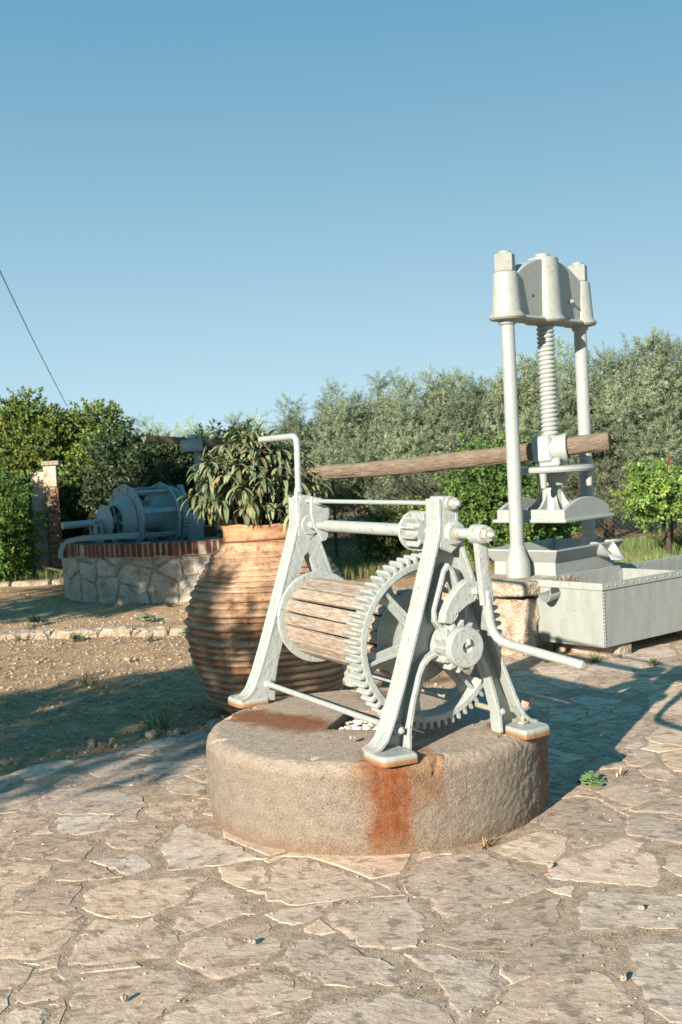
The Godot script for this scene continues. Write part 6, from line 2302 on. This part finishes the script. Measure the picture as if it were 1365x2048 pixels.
# ---------------------------------------------------------------- weeds, rocks and other small things
func weed(label: String, at0: Vector3, h: float, tone: Color, kind: String, sd: int, count := 26, group := "") -> void:
	var root := thing("weed", label, "weed", at0, 0.0, group)
	var r := RandomNumberGenerator.new()
	r.seed = sd
	var b := MB.new()
	for i in count:
		var a := r.randf() * TAU
		var el := r.randf_range(0.15, 1.4)
		var d := Vector3(cos(a) * cos(el), sin(el), sin(a) * cos(el))
		var s := d.cross(Vector3.UP).normalized()
		var v := r.randf_range(0.7, 1.3)
		b.col = Color(tone.r * v, tone.g * v, tone.b * v)
		if kind == "blade":
			var l := h * r.randf_range(0.5, 1.2)
			var o := Vector3(r.randf_range(-1, 1), 0, r.randf_range(-1, 1)) * h * 0.25
			var w := s * 0.0035
			var m: Vector3 = o + d * l * 0.55
			var e: Vector3 = o + d * l + Vector3(d.x, -0.35, d.z) * l * 0.25
			b.quad(o - w, o + w, m + w, m - w)
			b.tri(m - w, m + w, e)
		else:
			# round leaf on a short stalk
			var c := d * h * r.randf_range(0.35, 1.0) * Vector3(1.0, 0.75, 1.0)
			var rad := h * r.randf_range(0.13, 0.22)
			var nrm := (d * 0.5 + Vector3(r.randf_range(-0.5, 0.5), 0.9, r.randf_range(-0.2, 0.6))).normalized()
			var x := nrm.cross(Vector3.RIGHT).normalized()
			var y := nrm.cross(x)
			for k in 7:
				var p0 := c + (x * cos(TAU * k / 7) + y * sin(TAU * k / 7)) * rad
				var p1 := c + (x * cos(TAU * (k + 1) / 7) + y * sin(TAU * (k + 1) / 7)) * rad
				b.tri(c - nrm * rad * 0.25, p0, p1)
			b.tube([Vector3.ZERO, c * 0.5 + Vector3(0, 0.01, 0), c], 0.0022, 4)
	part(root, "leaves", b.mesh(20.0), M.leaf)

func small_things() -> void:
	weed("green weed with round leaves in a joint of the paving right of the millstone", Vector3(1.01, 0.0, -4.83), 0.085, Color(0.16, 0.25, 0.10), "round", 901, 44)
	weed("dry brown tuft at the foot of the millstone, front right", Vector3(0.47, 0.0, -4.13), 0.055, Color(0.30, 0.20, 0.11), "blade", 902, 30)
	weed("dry straw coloured sprig on the paving right of the green weed", Vector3(1.16, 0.0, -4.93), 0.05, Color(0.42, 0.31, 0.18), "blade", 903, 22)
	weed("dark green leafy weed on the paving before the left foot of the plinth", Vector3(1.36, 0.0, -7.75), 0.09, Color(0.05, 0.11, 0.03), "round", 904, 22)
	weed("thin grass tuft at the support block under the near corner of the trough", Vector3(1.66, 0.0, -7.62), 0.10, Color(0.20, 0.24, 0.10), "blade", 905, 40)
	weed("grass tuft on the paving right of the trough's support block", Vector3(2.0, 0.0, -7.38), 0.07, Color(0.14, 0.20, 0.07), "blade", 906, 60)
	weed("thin grass tuft below the spout of the trough", Vector3(1.47, 0.0, -7.72), 0.10, Color(0.20, 0.24, 0.10), "blade", 911, 26)
	weed("tall green tuft in the shaded gravel beside a white rock", Vector3(-1.12, -0.06, -6.55), 0.20, Color(0.15, 0.20, 0.06), "blade", 907, 46)
	weed("spindly dark weed in the gravel at the edge of the shade", Vector3(-1.85, -0.06, -8.05), 0.15, Color(0.06, 0.09, 0.04), "blade", 908, 26)
	var spots := [[-3.0, -10.35, "small green weeds before the left part of the low kerb"], [-2.45, -10.2, "pale green weed before the kerb, second from the left"], [-1.75, -9.95, "flat spreading weed in front of the middle of the kerb"], [-1.42, -10.2, "bushy weed against the kerb near the jar"], [-1.1, -10.05, "grey green weed between kerb and jar"], [-2.0, -11.3, "weed behind the kerb below the round wall"], [-1.92, -12.35, "dark little weed at the foot of the round wall"], [-3.2, -11.6, "dark weed in the shade at the far left"]]
	var k := 0
	for s in spots:
		weed(s[2], Vector3(s[0], -0.05, s[1]), 0.11, Color(0.16, 0.20, 0.10) if k < 6 else Color(0.04, 0.07, 0.03), "round" if k % 2 else "blade", 920 + k, 40)
		k += 1
	var rocks := [[-1.13, -6.38, 0.030, "white round rock at the foot of the green tuft"], [-1.44, -6.28, 0.030, "flat pale rock lying in the shaded gravel"], [-1.33, -6.27, 0.026, "upright grey rock beside the flat one in the gravel"], [-1.38, -6.20, 0.018, "little white rock just below the flat pale rock"], [-0.78, -6.45, 0.045, "dull brown rock between jar and millstone"], [-0.98, -6.40, 0.03, "flat grey stone by the paving edge left of the millstone"], [-1.67, -7.7, 0.022, "pale pebble in the dark band of shade"], [-1.75, -9.0, 0.025, "white rock in the sunny gravel"]]
	k = 0
	for s in rocks:
		var b := MB.new()
		rough_block(b, Vector3.ZERO, Vector3(s[2] * 2.2, s[2] * 1.3, s[2] * 1.6), 950 + k, s[2] * 0.7, 4, Basis(Vector3.UP, k * 1.1))
		var o := part(self, "rock", b.mesh(45.0), M.rock, at(s[0], -0.055 + s[2] * 0.45, s[1]))
		meta(o, s[3], "rock", "rocks on the gravel")
		k += 1
	var pebs := [[-0.335, -3.375, 0.0, 0.011, "white chip of stone lying on the paving front left of the millstone"], [-0.66, -3.05, 0.0, 0.010, "brown pebble in a lichen spotted joint at the lower left"], [0.70, -3.02, 0.0, 0.010, "pale pebble on a rough flagstone in front of the millstone"], [0.66, -3.88, 0.0, 0.010, "pale pebble on the grey flagstone beside the millstone"], [0.87, -3.48, 0.0, 0.010, "pebble in the joint between two large right hand flagstones"], [0.0, -4.42, 0.345, 0.011, "small stone chip lying on top of the millstone, front left"], [0.76, -4.90, 0.333, 0.03, "broken reddish stone flake on the right rim of the millstone behind the foot"]]
	k = 0
	for s in pebs:
		var b := MB.new()
		rough_block(b, Vector3.ZERO, Vector3(s[3] * 2.0, s[3] * 1.4, s[3] * 1.5), 970 + k, s[3] * 0.5, 3, Basis(Vector3.UP, k * 0.7))
		var o := part(self, "pebble", b.mesh(30.0), M.limestone, at(s[0], s[2] + 0.011 + s[3] * 0.5, s[1]))
		meta(o, s[4], "pebble")
		k += 1
	var tw := thing("dead_twig", "bleached forked twig lying on the shaded gravel", "twig", Vector3(-1.55, -0.045, -6.95), 0.4)
	var tb := MB.new()
	tb.tube([Vector3(-0.11, 0.03, -0.06), Vector3(-0.03, 0.015, 0.0), Vector3(0.06, 0.01, 0.03), Vector3(0.16, 0.012, 0.05)], [0.003, 0.005, 0.004, 0.002], 6)
	tb.tube([Vector3(-0.03, 0.015, 0.0), Vector3(-0.12, 0.012, 0.03)], [0.004, 0.002], 6)
	part(tw, "stick", tb.mesh(), M.slat_wood_2)
